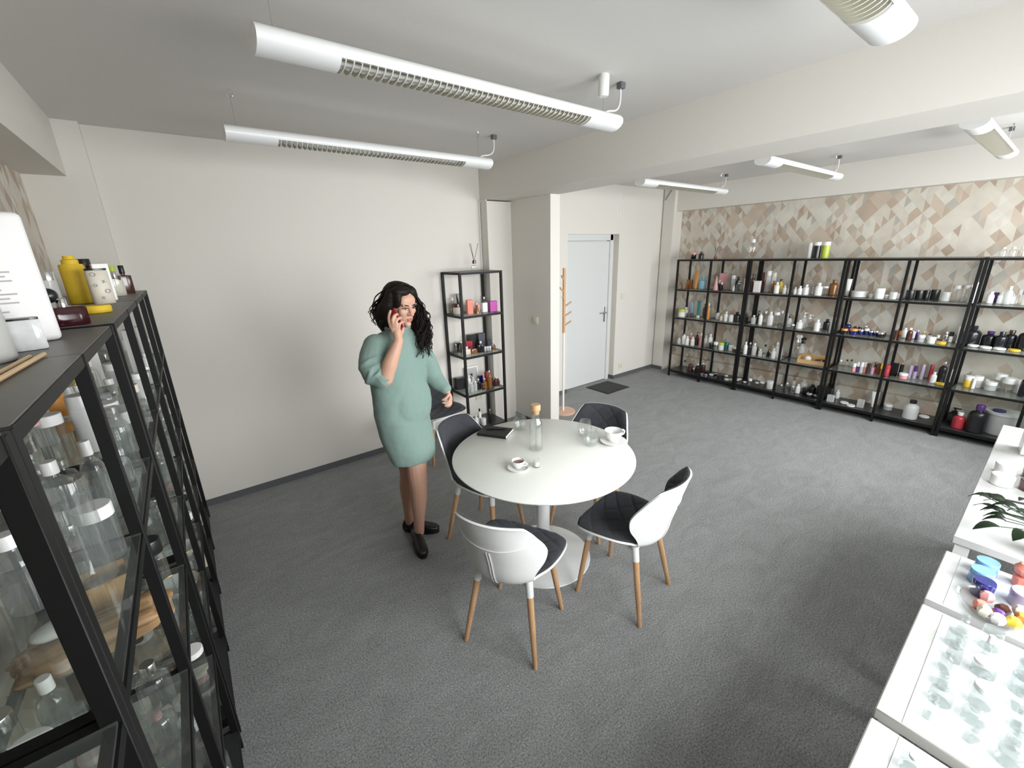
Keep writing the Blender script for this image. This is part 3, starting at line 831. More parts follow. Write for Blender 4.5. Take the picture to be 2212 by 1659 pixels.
def reed_diffuser(x, y, z, label, glassmat, s=1.0):
    t = empty('reed_diffuser', (x, y, z)); tag(t, label, 'diffuser')
    obj('flask', lathe([(0, 0), (.034*s, 0), (.036*s, .004), (.036*s, .045*s), (.02*s, .058*s), (.014*s, .062*s), (.014*s, .075*s)], 18), glassmat, t)
    obj('stopper', lathe([(0, .07*s), (.019*s, .07*s), (.019*s, .10*s), (.012*s, .105*s), (0, .105*s)], 14), PAL['n'][1], t)
    for a, b in ((-.035, .0), (-.018, .012), (.04, -.005)):
        obj('reed', tube([(0, 0, .09*s), (a*s*1.3, b, .265*s)], .0022, 6), PAL['n'][1], t)
reed_diffuser(2.40, 3.73, 1.7525, 'clear glass reed diffuser with dark sticks on top of narrow rack', CLEAR)
reed_diffuser(5.97, 3.10, 1.7525, 'small amber reed diffuser on top of the far rack', PAL['a'][1], .6)
# wooden crate with a white ball and a dark spoon, third glass shelf, fourth bay
def crate():
    t = empty('wooden_crate', (5.98, 1.72, .513), 0.06); tag(t, 'open light wooden crate on third glass shelf of fourth bay', 'crate')
    Wd = wood_mat('crate_wood', (.50, .31, .14), (.60, .40, .20), 3, axis='Y')
    obj('crate_floor', bx(-.10, .10, -.155, .155, 0, .008), Wd, t)
    for x, zt in ((-.10, .050), (.092, .085)): obj('long_side', bx(x, x+.008, -.155, .155, .008, zt), Wd, t)
    for y in (-.155, .147): obj('short_side', bx(-.092, .092, y, y+.008, .008, .085), Wd, t)
    b = obj('soap_ball', lathe([(.038*math.sin(a), .038-.038*math.cos(a)) for a in [math.pi*k/10 for k in range(11)]], 16), PAL['w'][1], None, (5.97, 1.79, .5215))
    tag(b, 'white ball lying in the light wooden crate', 'ball')
    b = obj('pouch', lathe([(0, 0), (.03, .0), (.04, .016), (.034, .044), (0, .05)], 14, sy=1.5), PAL['n'][1], None, (5.985, 1.66, .5215), (0, 0, .4))
    tag(b, 'dark brown pouch lying in the light wooden crate', 'pouch')
crate()
# grey bucket with a lid disc on the bottom board, nearest visible bay
def bucket():
    t = empty('plastic_bucket', (6.02, .115, .1025)); tag(t, 'translucent grey plastic bucket on bottom board, right picture edge', 'bucket')
    obj('tub', lathe([(0, 0), (.105, 0), (.11, .004), (.125, .20), (.13, .20), (.13, .21), (.12, .21), (.107, .008), (0, .008)], 30), plain('bucket_grey', (.46, .47, .46), .4), t)
    obj('lid', lathe([(0, .205), (.132, .205), (.132, .222), (0, .226)], 30), plain('bucket_lid', (.55, .55, .53), .45), t)
    d = obj('blue_disc', lathe([(0, 0), (.045, 0), (.045, .012), (0, .014)], 20), plain('navy_plastic', (.03, .035, .16), .35), None, (5.98, .15, .3305)); tag(d, 'navy blue disc lying on the grey bucket lid', 'disc')
bucket()
# white picture frame leaning on the third shelf of the narrow rack
def small_frame():
    t = empty('picture_frame', (2.40, 3.895, .514)); t.rotation_euler = (math.radians(-7), 0, 0)
    tag(t, 'white picture frame leaning against wall on third shelf of narrow rack', 'picture frame')
    for b in ((-.085, -.068, 0, .20), (.068, .085, 0, .20), (-.068, .068, 0, .017), (-.068, .068, .183, .20)):
        obj('frame_bar', bx(b[0], b[1], -.008, .008, b[2], b[3]), PAL['w'][1], t)
    obj('picture', bx(-.068, .068, -.002, .002, .017, .183), plain('picture_grey', (.45, .44, .42), .5, var=.3, scale=12), t)
small_frame()
# ---------------------------------------------------------------- round table
TX, TY, TT = 1.55, 1.752, .745
def table():
    t = empty('round_table', (TX, TY, 0)); tag(t, 'round white pedestal table in the middle of the room', 'table')
    R = .551
    obj('table_top', lathe([(0, TT-.022), (R-.03, TT-.022), (R-.004, TT-.012), (R, TT-.007), (R, TT-.003), (R-.004, TT), (0, TT)], 96), plain('table_white', (.755, .765, .72), .30, var=.01), t)
    obj('column', lathe([(0, .012), (.06, .012), (.046, .02), (.042, .04), (.042, TT-.05), (.12, TT-.03), (.14, TT-.023), (0, TT-.023)], 36), WHITEM, t)
    obj('base_plate', lathe([(0, 0), (.305, 0), (.306, .004), (.303, .008), (.15, .012), (0, .014)], 72), WHITEM, t)
table()

# ---------------------------------------------------------------- chairs: white shell, dark quilted pad, beech legs
FABRIC = plain('charcoal_fabric', (.050, .052, .060), .9, var=.25, scale=300, bump=.25, spec=.15, sheen=.1)
SHELL = plain('white_shell', (.80, .80, .785), .42, var=.012)
def interp(tab, v):
    for (a, *A), (b, *B_) in zip(tab, tab[1:]):
        if v <= b:
            f = (v-a)/(b-a); f = f*f*(3-2*f)
            return [p_+(q-p_)*f for p_, q in zip(A, B_)]
    return list(tab[-1][1:])
#            v     x(fwd)  z     halfw  rise   wrap
CHAIR = [(0.00,  .222, .466, .186, .000, .000), (0.035, .212, .466, .208, .004, .00), (0.14, .150, .452, .234, .026, .0), (0.26, .050, .437, .238, .050, .0), (0.37, -.055, .427, .218, .060, .004),
         (0.46, -.128, .426, .180, .050, .020), (0.54, -.186, .450, .166, .026, .050), (0.61, -.210, .505, .180, .010, .078), (0.69, -.225, .575, .212, .0, .112), (0.755, -.241, .634, .226, .0, .126),
         (0.80, -.252, .672, .224, .0, .122), (0.87, -.268, .730, .203, .0, .098), (0.94, -.284, .790, .182, .0, .072), (0.985, -.293, .822, .166, .0, .056), (1.00, -.296, .828, .158, .0, .050)]
def lin(tab, v):
    # Catmull-Rom through the table
    n = len(tab); i = 0
    while i < n-2 and v > tab[i+1][0]: i += 1
    a, b = tab[i], tab[i+1]; f = (v-a[0])/(b[0]-a[0]); z = tab[max(i-1, 0)]; c = tab[min(i+2, n-1)]; out = []
    for k in range(1, len(a)):
        m0 = (b[k]-z[k])/(b[0]-z[0])*(b[0]-a[0]) if i > 0 else b[k]-a[k]
        m1 = (c[k]-a[k])/(c[0]-a[0])*(b[0]-a[0]) if i < n-2 else b[k]-a[k]
        f2, f3 = f*f, f*f*f
        out.append((2*f3-3*f2+1)*a[k]+(f3-2*f2+f)*m0+(-2*f3+3*f2)*b[k]+(f3-f2)*m1)
    return out
def chair_point(u, v):
    x, z, hw, rise, wrap = lin(CHAIR, v); q = abs(u)**2.2
    x += wrap*q                                                  # back rest wraps forward
    if v > .90: z -= (v-.90)*.10*abs(u)**3                       # dropped top corners
    if v < .10: x -= (.10-v)*.25*abs(u)**3
    return Vector((x, hw*u, z+rise*q))
def chair_sheet(nu, nv, off, inset=0.0, quilt=False):
    P = []
    for j in range(nv+1):
        row = []
        for i in range(nu+1):
            u = (-1+2*i/nu)*(1-inset); v = inset*.35+(1-inset*.7)*j/nv
            e = 1e-3; p0 = chair_point(u, v)
            du = chair_point(min(u+e, 1), v)-chair_point(max(u-e, -1), v); dv = chair_point(u, min(v+e, 1))-chair_point(u, max(v-e, 0))
            n = dv.cross(du)
            n = n.normalized() if n.length > 0 else Vector((0, 0, 1))
            if n.z*(.5 if v < .5 else 0)+n.x*(1 if v >= .5 else .2) < 0: n = -n
            o = off
            if quilt:
                s_ = v*.95; w_ = p0.y*2.1
                a = abs(((s_*7.5+w_*3.2) % 1)-.5)*2; b = abs(((s_*7.5-w_*3.2) % 1)-.5)*2
                o = off*(1-.34*max(0, 1-min(1-a, 1-b)/.22) if min(1-a, 1-b) < .22 else 1)
                o *= (1-abs(-1+2*i/nu)**10)*.85+.15; o *= (1-abs(-1+2*j/nv)**24)*.9+.1
            row.append(p0+n*o)
        P.append(row)
    return P
def sheet_solid(A, Bq):
    bm = bmesh.new(); nv = len(A)-1; nu = len(A[0])-1
    va = [[bm.verts.new(q) for q in r] for r in A]; vb = [[bm.verts.new(q) for q in r] for r in Bq]
    for j in range(nv):
        for i in range(nu):
            bm.faces.new((va[j][i], va[j][i+1], va[j+1][i+1], va[j+1][i])); bm.faces.new((vb[j][i], vb[j+1][i], vb[j+1][i+1], vb[j][i+1]))
    for j in range(nv):
        bm.faces.new((va[j][0], va[j+1][0], vb[j+1][0], vb[j][0])); bm.faces.new((va[j][nu], vb[j][nu], vb[j+1][nu], va[j+1][nu]))
    for i in range(nu):
        bm.faces.new((va[0][i], vb[0][i], vb[0][i+1], va[0][i+1])); bm.faces.new((va[nv][i], va[nv][i+1], vb[nv][i+1], vb[nv][i]))
    return bm
def make_chair():
    t = empty('shell_chair')
    obj('shell', sheet_solid(chair_sheet(26, 52, .0), chair_sheet(26, 52, -.010)), SHELL, t, smooth=60)
    obj('seat_pad', sheet_solid(chair_sheet(48, 110, .0205, .016, True), chair_sheet(48, 110, .0005, .016)), FABRIC, t, smooth=60)
    # raised seams moulded into the back of the shell
    def on_back(u, v, o=-.0135):
        e = 1e-3; p0 = chair_point(u, v); du = chair_point(u+e, v)-chair_point(u-e, v); dv = chair_point(u, v+e)-chair_point(u, v-e)
        n = dv.cross(du).normalized()
        if n.x < 0: n = -n
        return p0+n*o
    for q in (-.03, .03): obj('back_seam', tube([on_back(q*(1.6-.6*k/16), .41+.37*k/16, -.0125) for k in range(17)], .0024, 6), SHELL, t)
    obj('back_seam', tube([on_back(-.93+1.86*k/24, .86-.055*math.cos(math.pi/2*(-1+2*k/24))**.7 if 0 < k < 24 else .86, -.0122) for k in range(25)], .0018, 6), SHELL, t)
    obj('under_frame', bx(-.12, .14, -.13, .13, .395, .418, .006), WHITEP, t)
    for sx_, sy_ in ((1, 1), (1, -1), (-1, 1), (-1, -1)):
        top = Vector((.02+sx_*.135, sy_*.135, .415)); bot = Vector((.0+sx_*.195, sy_*.195, 0)); d = bot-top
        lg = obj('leg', tube([top+d*.13, top+d*.5, bot], [.0165, .0155, .0115], 14), OAK, t)
        obj('leg_socket', tube([top-d*.04, top+d*.15], [.0195, .0185], 14), WHITEP, lg)
    return t
chair = make_chair()
GC = 'white shell chairs with charcoal pads'
CH = [(1.066, 1.436, 27, 'white shell chair at table front, its white back turned to the camera'),
      (1.72, 1.232, 101, 'white shell chair at right front of table, charcoal seat seen from the side'),
      (1.395, 2.19, -69, 'white shell chair between the woman and the round table'),
      (2.045, 1.825, 195, 'white shell chair on the far side of table, by the large cup'),
      (1.755, 3.54, -88, 'white shell chair against the plain wall, behind the woman')]
chairs = [chair]+[copy_tree(chair) for _ in CH[1:]]
for t, (x, y, a, lab) in zip(chairs, CH):
    t.location = (x, y, 0); t.rotation_euler = (0, 0, math.radians(a)); tag(t, lab, 'chair', GC)

# ---------------------------------------------------------------- things on the table
def carafe():
    t = empty('glass_carafe', (1.552, 1.815, TT)); tag(t, 'tall clear glass carafe with cork stopper on the table', 'carafe')
    obj('body', lathe([(0, .004), (.036, .004), (.040, 0), (.0415, .01), (.0415, .165), (.038, .185), (.026, .205), (.0235, .215), (.0235, .25), (.025, .255), (.0225, .255), (.021, .215), (.0235, .204), (.036, .183), (.0392, .165), (.0392, .012), (0, .009)], 36), CLEAR, t)
    obj('cork_stopper', lathe([(0, .235), (.021, .235), (.0235, .257), (.030, .262), (.030, .292), (.027, .297), (0, .297)], 24), wood_mat('cork', (.50, .29, .13), (.66, .42, .22), 14), t)
carafe()
def tumbler(x, y, lab, s=1.0):
    o = obj('drinking_glass', lathe([(0, .004), (.025*s, .004), (.03*s, 0), (.046*s, .03), (.0475*s, .042), (.044*s, .065), (.034*s, .112*s), (.0325*s, .112*s), (.0425*s, .065), (.046*s, .042), (.0445*s, .031), (.026*s, .010), (0, .009)], 32), CLEAR, None, (x, y, TT))
    tag(o, lab, 'glass', 'stemless drinking glasses on the table')
tumbler(1.678, 2.13, 'stemless drinking glass behind the notebook and the carafe')
tumbler(1.925, 1.752, 'stemless drinking glass further from the camera, left of the large cup')
tumbler(1.848, 1.632, 'stemless drinking glass in front, touching the saucer of the large cup')
def cup(x, y, s, name, lab, hz, coffee=True):
    t = empty(name, (x, y, TT+.0145*s)); tag(t, lab, 'cup')
    t.rotation_euler = (0, 0, math.radians(hz))
    obj('bowl', lathe([(0, .0), (.026*s, .0), (.028*s, .004), (.042*s, .02*s), (.052*s, .045*s), (.0555*s, .068*s), (.0530*s, .068*s), (.0495*s, .046*s), (.039*s, .023*s), (.024*s, .008*s), (0, .007*s)], 36), CERAMIC, t)
    obj('handle', tube([(.047*s, 0, .058*s), (.068*s, 0, .060*s), (.080*s, 0, .048*s), (.074*s, 0, .033*s), (.058*s, 0, .026*s), (.042*s, 0, .024*s)], .0055*s, 10), CERAMIC, t)
    rf = .030*s if s > .9 else .0475*s
    if coffee: obj('coffee_film', lathe([(0, .0), (rf, .0), (rf, .001), (0, .001)], 24), plain('coffee', (.16, .09, .05), .2), t, (0, 0, .018*s if s > .9 else .046*s), smooth=30)
def saucer(x, y, r, lab):
    o = obj('saucer', lathe([(0, 0), (r*.55, 0), (r*.62, .003), (r, .014), (r, .016), (r*.96, .0165), (r*.58, .0065), (r*.5, .005), (0, .005)], 40), CERAMIC, None, (x, y, TT)); tag(o, lab, 'saucer')
saucer(1.985, 1.565, .082, 'white saucer under the large white cup at table edge'); cup(1.985, 1.565, 1.02, 'large_cup', 'large white cup with handle standing on a saucer at table edge', -18)
saucer(1.31, 1.69, .062, 'small white saucer under the espresso cup near table front'); cup(1.31, 1.69, .66, 'espresso_cup', 'small white espresso cup with coffee near the front of table', -58)
sp = bmesh.new(); tube([(0, 0, 0), (.05, 0, .004), (.095, 0, .009)], [.0022, .0018, .003], 8, sp); lathe([(0, 0), (.008, .001), (.009, .003), (0, .003)], 12, sx=1.6, bm=sp, org=(-.008, 0, 0))
tag(obj('tea_spoon', sp, CHROME, None, (1.332, 1.645, TT+.0175), (0, 0, math.radians(2))), 'small metal spoon resting on the espresso saucer', 'spoon')
def milk():
    t = empty('milk_glass', (1.405, 1.643, TT)); tag(t, 'tiny glass of milk standing beside the espresso saucer', 'glass')
    obj('glass', lathe([(0, .0), (.017, 0), (.0185, .003), (.0185, .052), (.0172, .052), (.0172, .006), (0, .006)], 20), CLEAR, t)
    obj('milk', lathe([(0, .007), (.0168, .007), (.0168, .034), (0, .034)], 20), plain('milk_white', (.80, .77, .70), .4), t)
milk()
def notebook():
    t = empty('notebook', (1.502, 2.183, TT), math.radians(-58)); tag(t, 'closed black notebook with white pages at the table edge', 'notebook')
    obj('pages', bx(-.102, .104, -.068, .070, .002, .016), plain('paper_white', (.78, .77, .73), .8), t)
    c_ = bx(-.105, .105, -.072, .072, 0, .002); box(c_, -.105, .105, -.072, .072, .016, .0185, .001, 1); box(c_, -.105, .105, -.073, -.070, 0, .0185)
    obj('cover', c_, plain('black_leatherette', (.010, .010, .012), .45), t)
    pn = obj('pen', tube([(-.07, 0, 0), (.055, 0, 0), (.07, 0, 0)], [.0045, .0045, .0012], 10), PAL['k'][1], None, (1.522, 2.195, TT+.0235), (0, 0, math.radians(-40)))
    tag(pn, 'black pen lying on the black notebook', 'pen')
notebook()
# ---------------------------------------------------------------- the woman on the phone
PO = Vector((.95, 2.40, 0)); PS = Vector((.93, -.368, 0)); PT = Vector((-.368, -.93, 0))
def pw(s, t, z): return PS*s+PT*t+Vector((0, 0, z))            # s: to the picture's right, t: towards the camera
SKIN = plain('skin', (.56, .325, .235), .5, var=.05, scale=40, spec=.35)
DRESS = plain('sage_jersey', (.205, .292, .262), .85, var=.05, scale=120, bump=.10, spec=.15, sheen=.15)
HAIR = plain('dark_brown_hair', (.010, .0068, .0052), .55, var=.45, scale=60, spec=.2)
SHOE = plain('black_leather', (.008, .008, .008), .32, var=.2)
def blob(bm, c, ax):
    """ellipsoid from three axis vectors"""
    r = bmesh.ops.create_icosphere(bm, subdivisions=3, radius=1.0)
    for v in r['verts']: v.co = Vector(c)+ax[0]*v.co.x+ax[1]*v.co.y+ax[2]*v.co.z
def ball(bm, c, r): blob(bm, c, (Vector((r, 0, 0)), Vector((0, r, 0)), Vector((0, 0, r))))
def limb(bm, pts, rad, n=5):
    """smooth tapered chain of overlapping spheres through the joints (fused by the voxel remesh)"""
    pts = [Vector(q) for q in pts]; P = [pts[0]*2-pts[1]]+pts+[pts[-1]*2-pts[-2]]
    path = []; rr = []
    for i in range(len(pts)-1):
        for k in range(n):
            f = k/n; a, b, c, d = P[i], P[i+1], P[i+2], P[i+3]
            path.append(.5*((2*b)+(c-a)*f+(2*a-5*b+4*c-d)*f*f+(3*b-a-3*c+d)*f**3)); rr.append(rad[i]+(rad[i+1]-rad[i])*f)
    path.append(pts[-1]); rr.append(rad[-1])
    tube(path, rr, 16, bm); ball(bm, path[0], rr[0]); ball(bm, path[-1], rr[-1])
def fuse(name, bm, mat, parent, voxel, it, disp=None):
    o = obj(name, bm, mat, parent, smooth=80)
    m = o.modifiers.new('fuse', 'REMESH'); m.mode = 'VOXEL'; m.voxel_size = voxel; m.use_smooth_shade = True
    m = o.modifiers.new('soft', 'SMOOTH'); m.factor = .5; m.iterations = it
    if disp:
        tx = bpy.data.textures.new(name+'_folds', 'CLOUDS'); tx.noise_scale = disp[1]; tx.noise_depth = 2
        d = o.modifiers.new('folds', 'DISPLACE'); d.texture = tx; d.strength = disp[0]; d.mid_level = .5; d.texture_coords = 'LOCAL'
    return o
def woman():
    root = empty('person', PO); tag(root, 'woman in a sage green sweater dress and black shoes, holding a phone to her ear', 'person')
    # head frame
    ph = math.radians(36); pt = math.radians(15)
    Fh = pw(math.sin(ph), math.cos(ph), 0); F = (Fh*math.cos(pt)+Vector((0, 0, -math.sin(pt)))); Rr = pw(-math.cos(ph), math.sin(ph), 0)
    U = (Fh*math.sin(pt)+Vector((0, 0, math.cos(pt)))); HC = pw(.058, .025, 1.652)
    h = lambda f, r, u: HC+F*f+Rr*r+U*u
    bm = bmesh.new()
    blob(bm, h(-.012, 0, .022), (Rr*.074, F*.092, U*.092)); blob(bm, h(.022, 0, -.035), (Rr*.060, F*.066, U*.070))
    blob(bm, h(.052, 0, .035), (Rr*.055, F*.032, U*.042))                                     # forehead
    blob(bm, h(.048, 0, -.062), (Rr*.046, F*.040, U*.042)); blob(bm, h(.072, 0, -.097), (Rr*.022, F*.020, U*.017))
    for q in (-1, 1):
        blob(bm, h(.058, q*.037, -.022), (Rr*.022, F*.022, U*.024)); blob(bm, h(.076, q*.030, .021), (Rr*.022, F*.010, U*.008))
        blob(bm, h(-.005, q*.076, -.012), (Rr*.009, F*.018, U*.030))                           # ear
    limb(bm, [h(.078, 0, .012), h(.092, 0, -.008), h(.104, 0, -.027)], [.010, .0105, .0125], 4)
    for q in (-1, 1): ball(bm, h(.093, q*.011, -.031), .009)
    blob(bm, h(.084, 0, -.059), (Rr*.021, F*.012, U*.0075)); blob(bm, h(.082, 0, -.071), (Rr*.018, F*.012, U*.0075))
    limb(bm, [h(-.02, 0, -.06), pw(.035, .0, 1.52), pw(.025, -.01, 1.45)], [.050, .050, .058])
    # trunk under the dress, arms, hands
    limb(bm, [pw(.02, -.01, 1.42), pw(.01, .0, 1.15), pw(.01, .0, .90)], [.10, .09, .10])
    limb(bm, [pw(-.11, .09, 1.42), pw(-.125, .15, 1.335), pw(-.075, .20, 1.262)], [.05, .045, .041])
    limb(bm, [pw(-.072, .205, 1.262), pw(-.040, .207, 1.345), pw(-.005, .200, 1.415), pw(.022, .190, 1.472)], [.041, .043, .034, .0265])
    blob(bm, pw(.016, .182, 1.520), (pw(.030, .0, -.010), pw(0, .015, 0), pw(-.006, -.004, .046)))
    limb(bm, [pw(.022, .190, 1.472), pw(.018, .184, 1.515)], [.0265, .022], 3)
    fing = [([(-.010, .178, 1.548), (-.016, .176, 1.585), (-.012, .160, 1.612), (-.004, .147, 1.632)], .0095),
            ([(.004, .186, 1.552), (.003, .190, 1.590), (.016, .182, 1.610), (.032, .170, 1.614)], .0098),
            ([(.018, .188, 1.546), (.020, .192, 1.578), (.034, .184, 1.592), (.048, .172, 1.594)], .0093),
            ([(.031, .186, 1.536), (.036, .188, 1.560), (.048, .180, 1.570), (.060, .170, 1.570)], .0083),
            ([(.034, .176, 1.498), (.050, .158, 1.522), (.052, .138, 1.550), (.046, .122, 1.572)], .0105)]
    for pts, r in fing: limb(bm, [pw(*q) for q in pts], [r*1.08, r, r*.95, r*.82], 4)
    limb(bm, [pw(.13, -.10, 1.38), pw(.205, -.09, 1.21), pw(.228, -.075, 1.155), pw(.286, -.005, 1.085)], [.045, .042, .040, .026])
    blob(bm, pw(.298, .008, 1.050), (pw(.016, .022, .0), pw(.010, -.008, -.002), pw(.006, .004, -.040)))
    lf = [([(.300, .024, 1.040), (.288, .034, 1.022), (.268, .036, 1.018), (.252, .034, 1.022)], .0088),
          ([(.306, .014, 1.028), (.300, .024, 1.006), (.282, .030, .998), (.264, .030, .998)], .009),
          ([(.308, .002, 1.024), (.306, .010, 1.000), (.292, .018, .988), (.276, .020, .986)], .0086),
          ([(.306, -.010, 1.024), (.308, -.004, 1.002), (.298, .002, .990), (.286, .006, .986)], .0078),
          ([(.292, .028, 1.068), (.278, .042, 1.056), (.262, .046, 1.048), (.250, .044, 1.044)], .0095)]
    for pts, r in lf: limb(bm, [pw(*q) for q in pts], [r*1.08, r, r*.95, r*.82], 4)
    # legs
    limb(bm, [pw(.045, .035, .86), pw(.048, .085, .60), pw(.046, .095, .50), pw(.040, .062, .375), pw(.028, .022, .21), pw(.020, -.006, .085)], [.082, .063, .055, .053, .038, .035])
    limb(bm, [pw(-.02, -.07, .86), pw(-.012, -.085, .60), pw(-.014, -.098, .50), pw(-.030, -.128, .37), pw(-.036, -.150, .21), pw(-.036, -.150, .085)], [.080, .060, .052, .050, .037, .034])
    body = fuse('body', bm, SKIN, root, .0042, 4)
    # face details
    dark = plain('eye_dark', (.02, .014, .012), .2); lipm = plain('lip', (.46, .15, .13), .4)
    white = plain('eye_white', (.62, .58, .55), .3)
    for q in (-1, 1):
        b = bmesh.new(); blob(b, h(.0735, q*.031, .002), (Rr*.0135, F*.008, U*.0046)); e = obj('eye', b, white, root)
        b = bmesh.new(); blob(b, h(.0805, q*.030, .001), (Rr*.0062, F*.003, U*.0046)); obj('iris', b, dark, e)
        b = tube([h(.078, q*.046, .004), h(.0845, q*.031, .0085), h(.083, q*.017, .003)], .0021, 6); obj('eyelid', b, dark, root)
        b = tube([h(.074, q*.050, .017), h(.086, q*.034, .025), h(.088, q*.015, .020)], [.0018, .0032, .0026], 6); obj('eyebrow', b, HAIR, root)
    b = bmesh.new(); blob(b, h(.0925, 0, -.0595), (Rr*.020, F*.006, U*.0048)); blob(b, h(.0905, 0, -.0685), (Rr*.017, F*.0065, U*.0052)); obj('lips', b, lipm, root)
    # dress
    f2 = pw(.64, .77, 0); r2 = pw(-.77, .64, 0); bm = bmesh.new(); rings = []
    for z, s, t, a, bq in ((1.512, .026, .002, .070, .062), (1.502, .024, .002, .090, .068), (1.488, .020, .0, .128, .078), (1.465, .016, .0, .172, .094), (1.40, .010, .004, .196, .116), (1.30, .004, .008, .192, .130), (1.15, -.002, .008, .184, .128),
                           (1.0, -.004, .008, .186, .134), (.86, .008, .008, .182, .140), (.76, .024, .010, .170, .136), (.70, .034, .012, .160, .130), (.664, .038, .012, .154, .126)):
        ring = []
        for k in range(40):
            th = 2*math.pi*k/40; c_, s_ = math.cos(th), math.sin(th); wob = 1+.030*math.sin(5*th+z*3)*max(0, 1.0-z)
            back = .045*max(0, -s_)*max(0, .9-z)/.24                  # the hem rises towards the back
            ring.append(bm.verts.new(pw(s, t, z+back)+r2*(a*c_*wob)+f2*(bq*s_*wob)))
        rings.append(ring)
    for A, B_ in zip(rings, rings[1:]):
        for k in range(40): bm.faces.new((A[k], B_[k], B_[(k+1) % 40], A[(k+1) % 40]))
    bm.faces.new(rings[0]); bm.faces.new(rings[-1][::-1])
    blob(bm, pw(.02, .0, 1.05)+f2*.06, (r2*.15, f2*.085, Vector((0, 0, .20))))
    arm = [pw(-.105, .085, 1.430), pw(-.136, .130, 1.355), pw(-.126, .165, 1.295), pw(-.092, .194, 1.262)]
    limb(bm, arm, [.070, .074, .072, .058])
    for k, (f, rr) in enumerate(((.42, .079), (.56, .078), (.70, .078), (.84, .072))):      # pushed-up sleeve folds
        i = min(2, int(f*3)); c_ = arm[i].lerp(arm[i+1], f*3-i); d_ = (arm[i+1]-arm[i]).normalized(); a_ = d_.orthogonal().normalized(); b_ = d_.cross(a_)
        tube([c_+(a_*math.cos(q)+b_*math.sin(q))*rr*.93+d_*(.014*math.sin(q*2+k*1.7)) for q in [2*math.pi*j/24 for j in range(25)]], .0095, 8, bm)
    tube([pw(-.10, .188, 1.276), pw(-.079, .200, 1.272), pw(-.068, .204, 1.292)], [.058, .061, .053], 18, bm)
    limb(bm, [pw(.125, -.095, 1.39), pw(.190, -.09, 1.235), pw(.218, -.076, 1.165), pw(.258, -.036, 1.122), pw(.280, -.010, 1.100)], [.078, .070, .060, .050, .040])
    ring_c = [pw(.027, .002, 1.513)+r2*(.071*math.cos(2*math.pi*k/30))+f2*(.063*math.sin(2*math.pi*k/30)) for k in range(31)]
    dr = fuse('dress', bm, DRESS, root, .0065, 4, (.016, .15))
    obj('neck_rib', tube(ring_c, .011, 8), DRESS, dr)
    # hair: a fused mass plus many loose curls
    bm = bmesh.new()
    blob(bm, h(-.034, -.002, .030), (Rr*.094, F*.098, U*.094))
    blob(bm, h(.028, .024, .090), (Rr*.058, F*.044, U*.030)); blob(bm, h(.026, -.040, .080), (Rr*.036, F*.038, U*.034)); blob(bm, h(.038, .060, .040), (Rr*.022, F*.034, U*.048))
    limb(bm, [h(-.005, .070, .055), h(-.012, .088, -.005), h(-.045, .092, -.060)], [.036, .040, .045])
    limb(bm, [h(-.05, .055, -.05), pw(-.035, -.045, 1.56), pw(-.02, -.075, 1.50)], [.065, .060, .05])
    limb(bm, [h(.012, -.072, .055), h(-.002, -.090, -.02), pw(.150, -.02, 1.55), pw(.165, .01, 1.47), pw(.160, .035, 1.42), pw(.152, .05, 1.385)], [.030, .040, .048, .046, .030, .012])
    limb(bm, [h(-.06, -.03, -.04), pw(.085, -.06, 1.54), pw(.12, -.03, 1.45)], [.07, .065, .045])
    hr = fuse('hair', bm, HAIR, root, .006, 3, (.010, .05))
    R_ = random.Random(3); bm = bmesh.new()
    def curl(root_p, end_p, bulge, amp, turns, rad):
        pts = []; rr = []; n = 26; ph0 = R_.uniform(0, 6.28)
        d = (end_p-root_p).normalized(); a = d.orthogonal().normalized(); b_ = d.cross(a)
        for k in range(n+1):
            f = k/n; c_ = root_p.lerp(end_p, f)+bulge*(4*f*(1-f)); am = amp*min(1, f*2.2)
            pts.append(c_+a*am*math.cos(ph0+turns*6.28*f)+b_*am*math.sin(ph0+turns*6.28*f)); rr.append(rad*(1-.55*f))
        tube(pts, rr, 5, bm)
    for k in range(150):      # over her left shoulder, to the picture's right
        q = R_.random(); r0 = h(R_.uniform(-.05, .03), -.075+R_.uniform(-.015, .01), R_.uniform(-.02, .07))
        e = pw(.165+R_.uniform(-.055, .048), R_.uniform(-.03, .105), 1.47-.14*q)
        curl(r0, e, pw(R_.uniform(.015, .045), R_.uniform(-.01, .02), .0), R_.uniform(.005, .012), R_.uniform(2, 4.5), R_.uniform(.0025, .0048))
    for k in range(46):      # her right side, ending on the shoulder
        r0 = h(R_.uniform(-.06, .01), .085+R_.uniform(-.012, .006), R_.uniform(-.01, .08))
        e = pw(-.070+R_.uniform(-.03, .05), R_.uniform(-.07, .03), 1.545+R_.uniform(-.025, .04))
        curl(r0, e, pw(R_.uniform(-.045, -.02), R_.uniform(-.01, .02), 0), R_.uniform(.004, .010), R_.uniform(1.5, 3), R_.uniform(.003, .005))
    for k in range(60):      # strands over the crown
        az = R_.uniform(-1.9, 1.9); top = h(.012, R_.uniform(-.012, .012), .126)
        side = 1 if R_.random() < .5 else -1
        e = h(R_.uniform(-.09, .03), side*R_.uniform(.085, .10), R_.uniform(-.04, .03))
        curl(top, e, (Rr*side*.022+U*.012)+F*R_.uniform(-.03, .015), .002, 1, .0036)
    obj('hair_curls', bm, HAIR, hr, smooth=80)
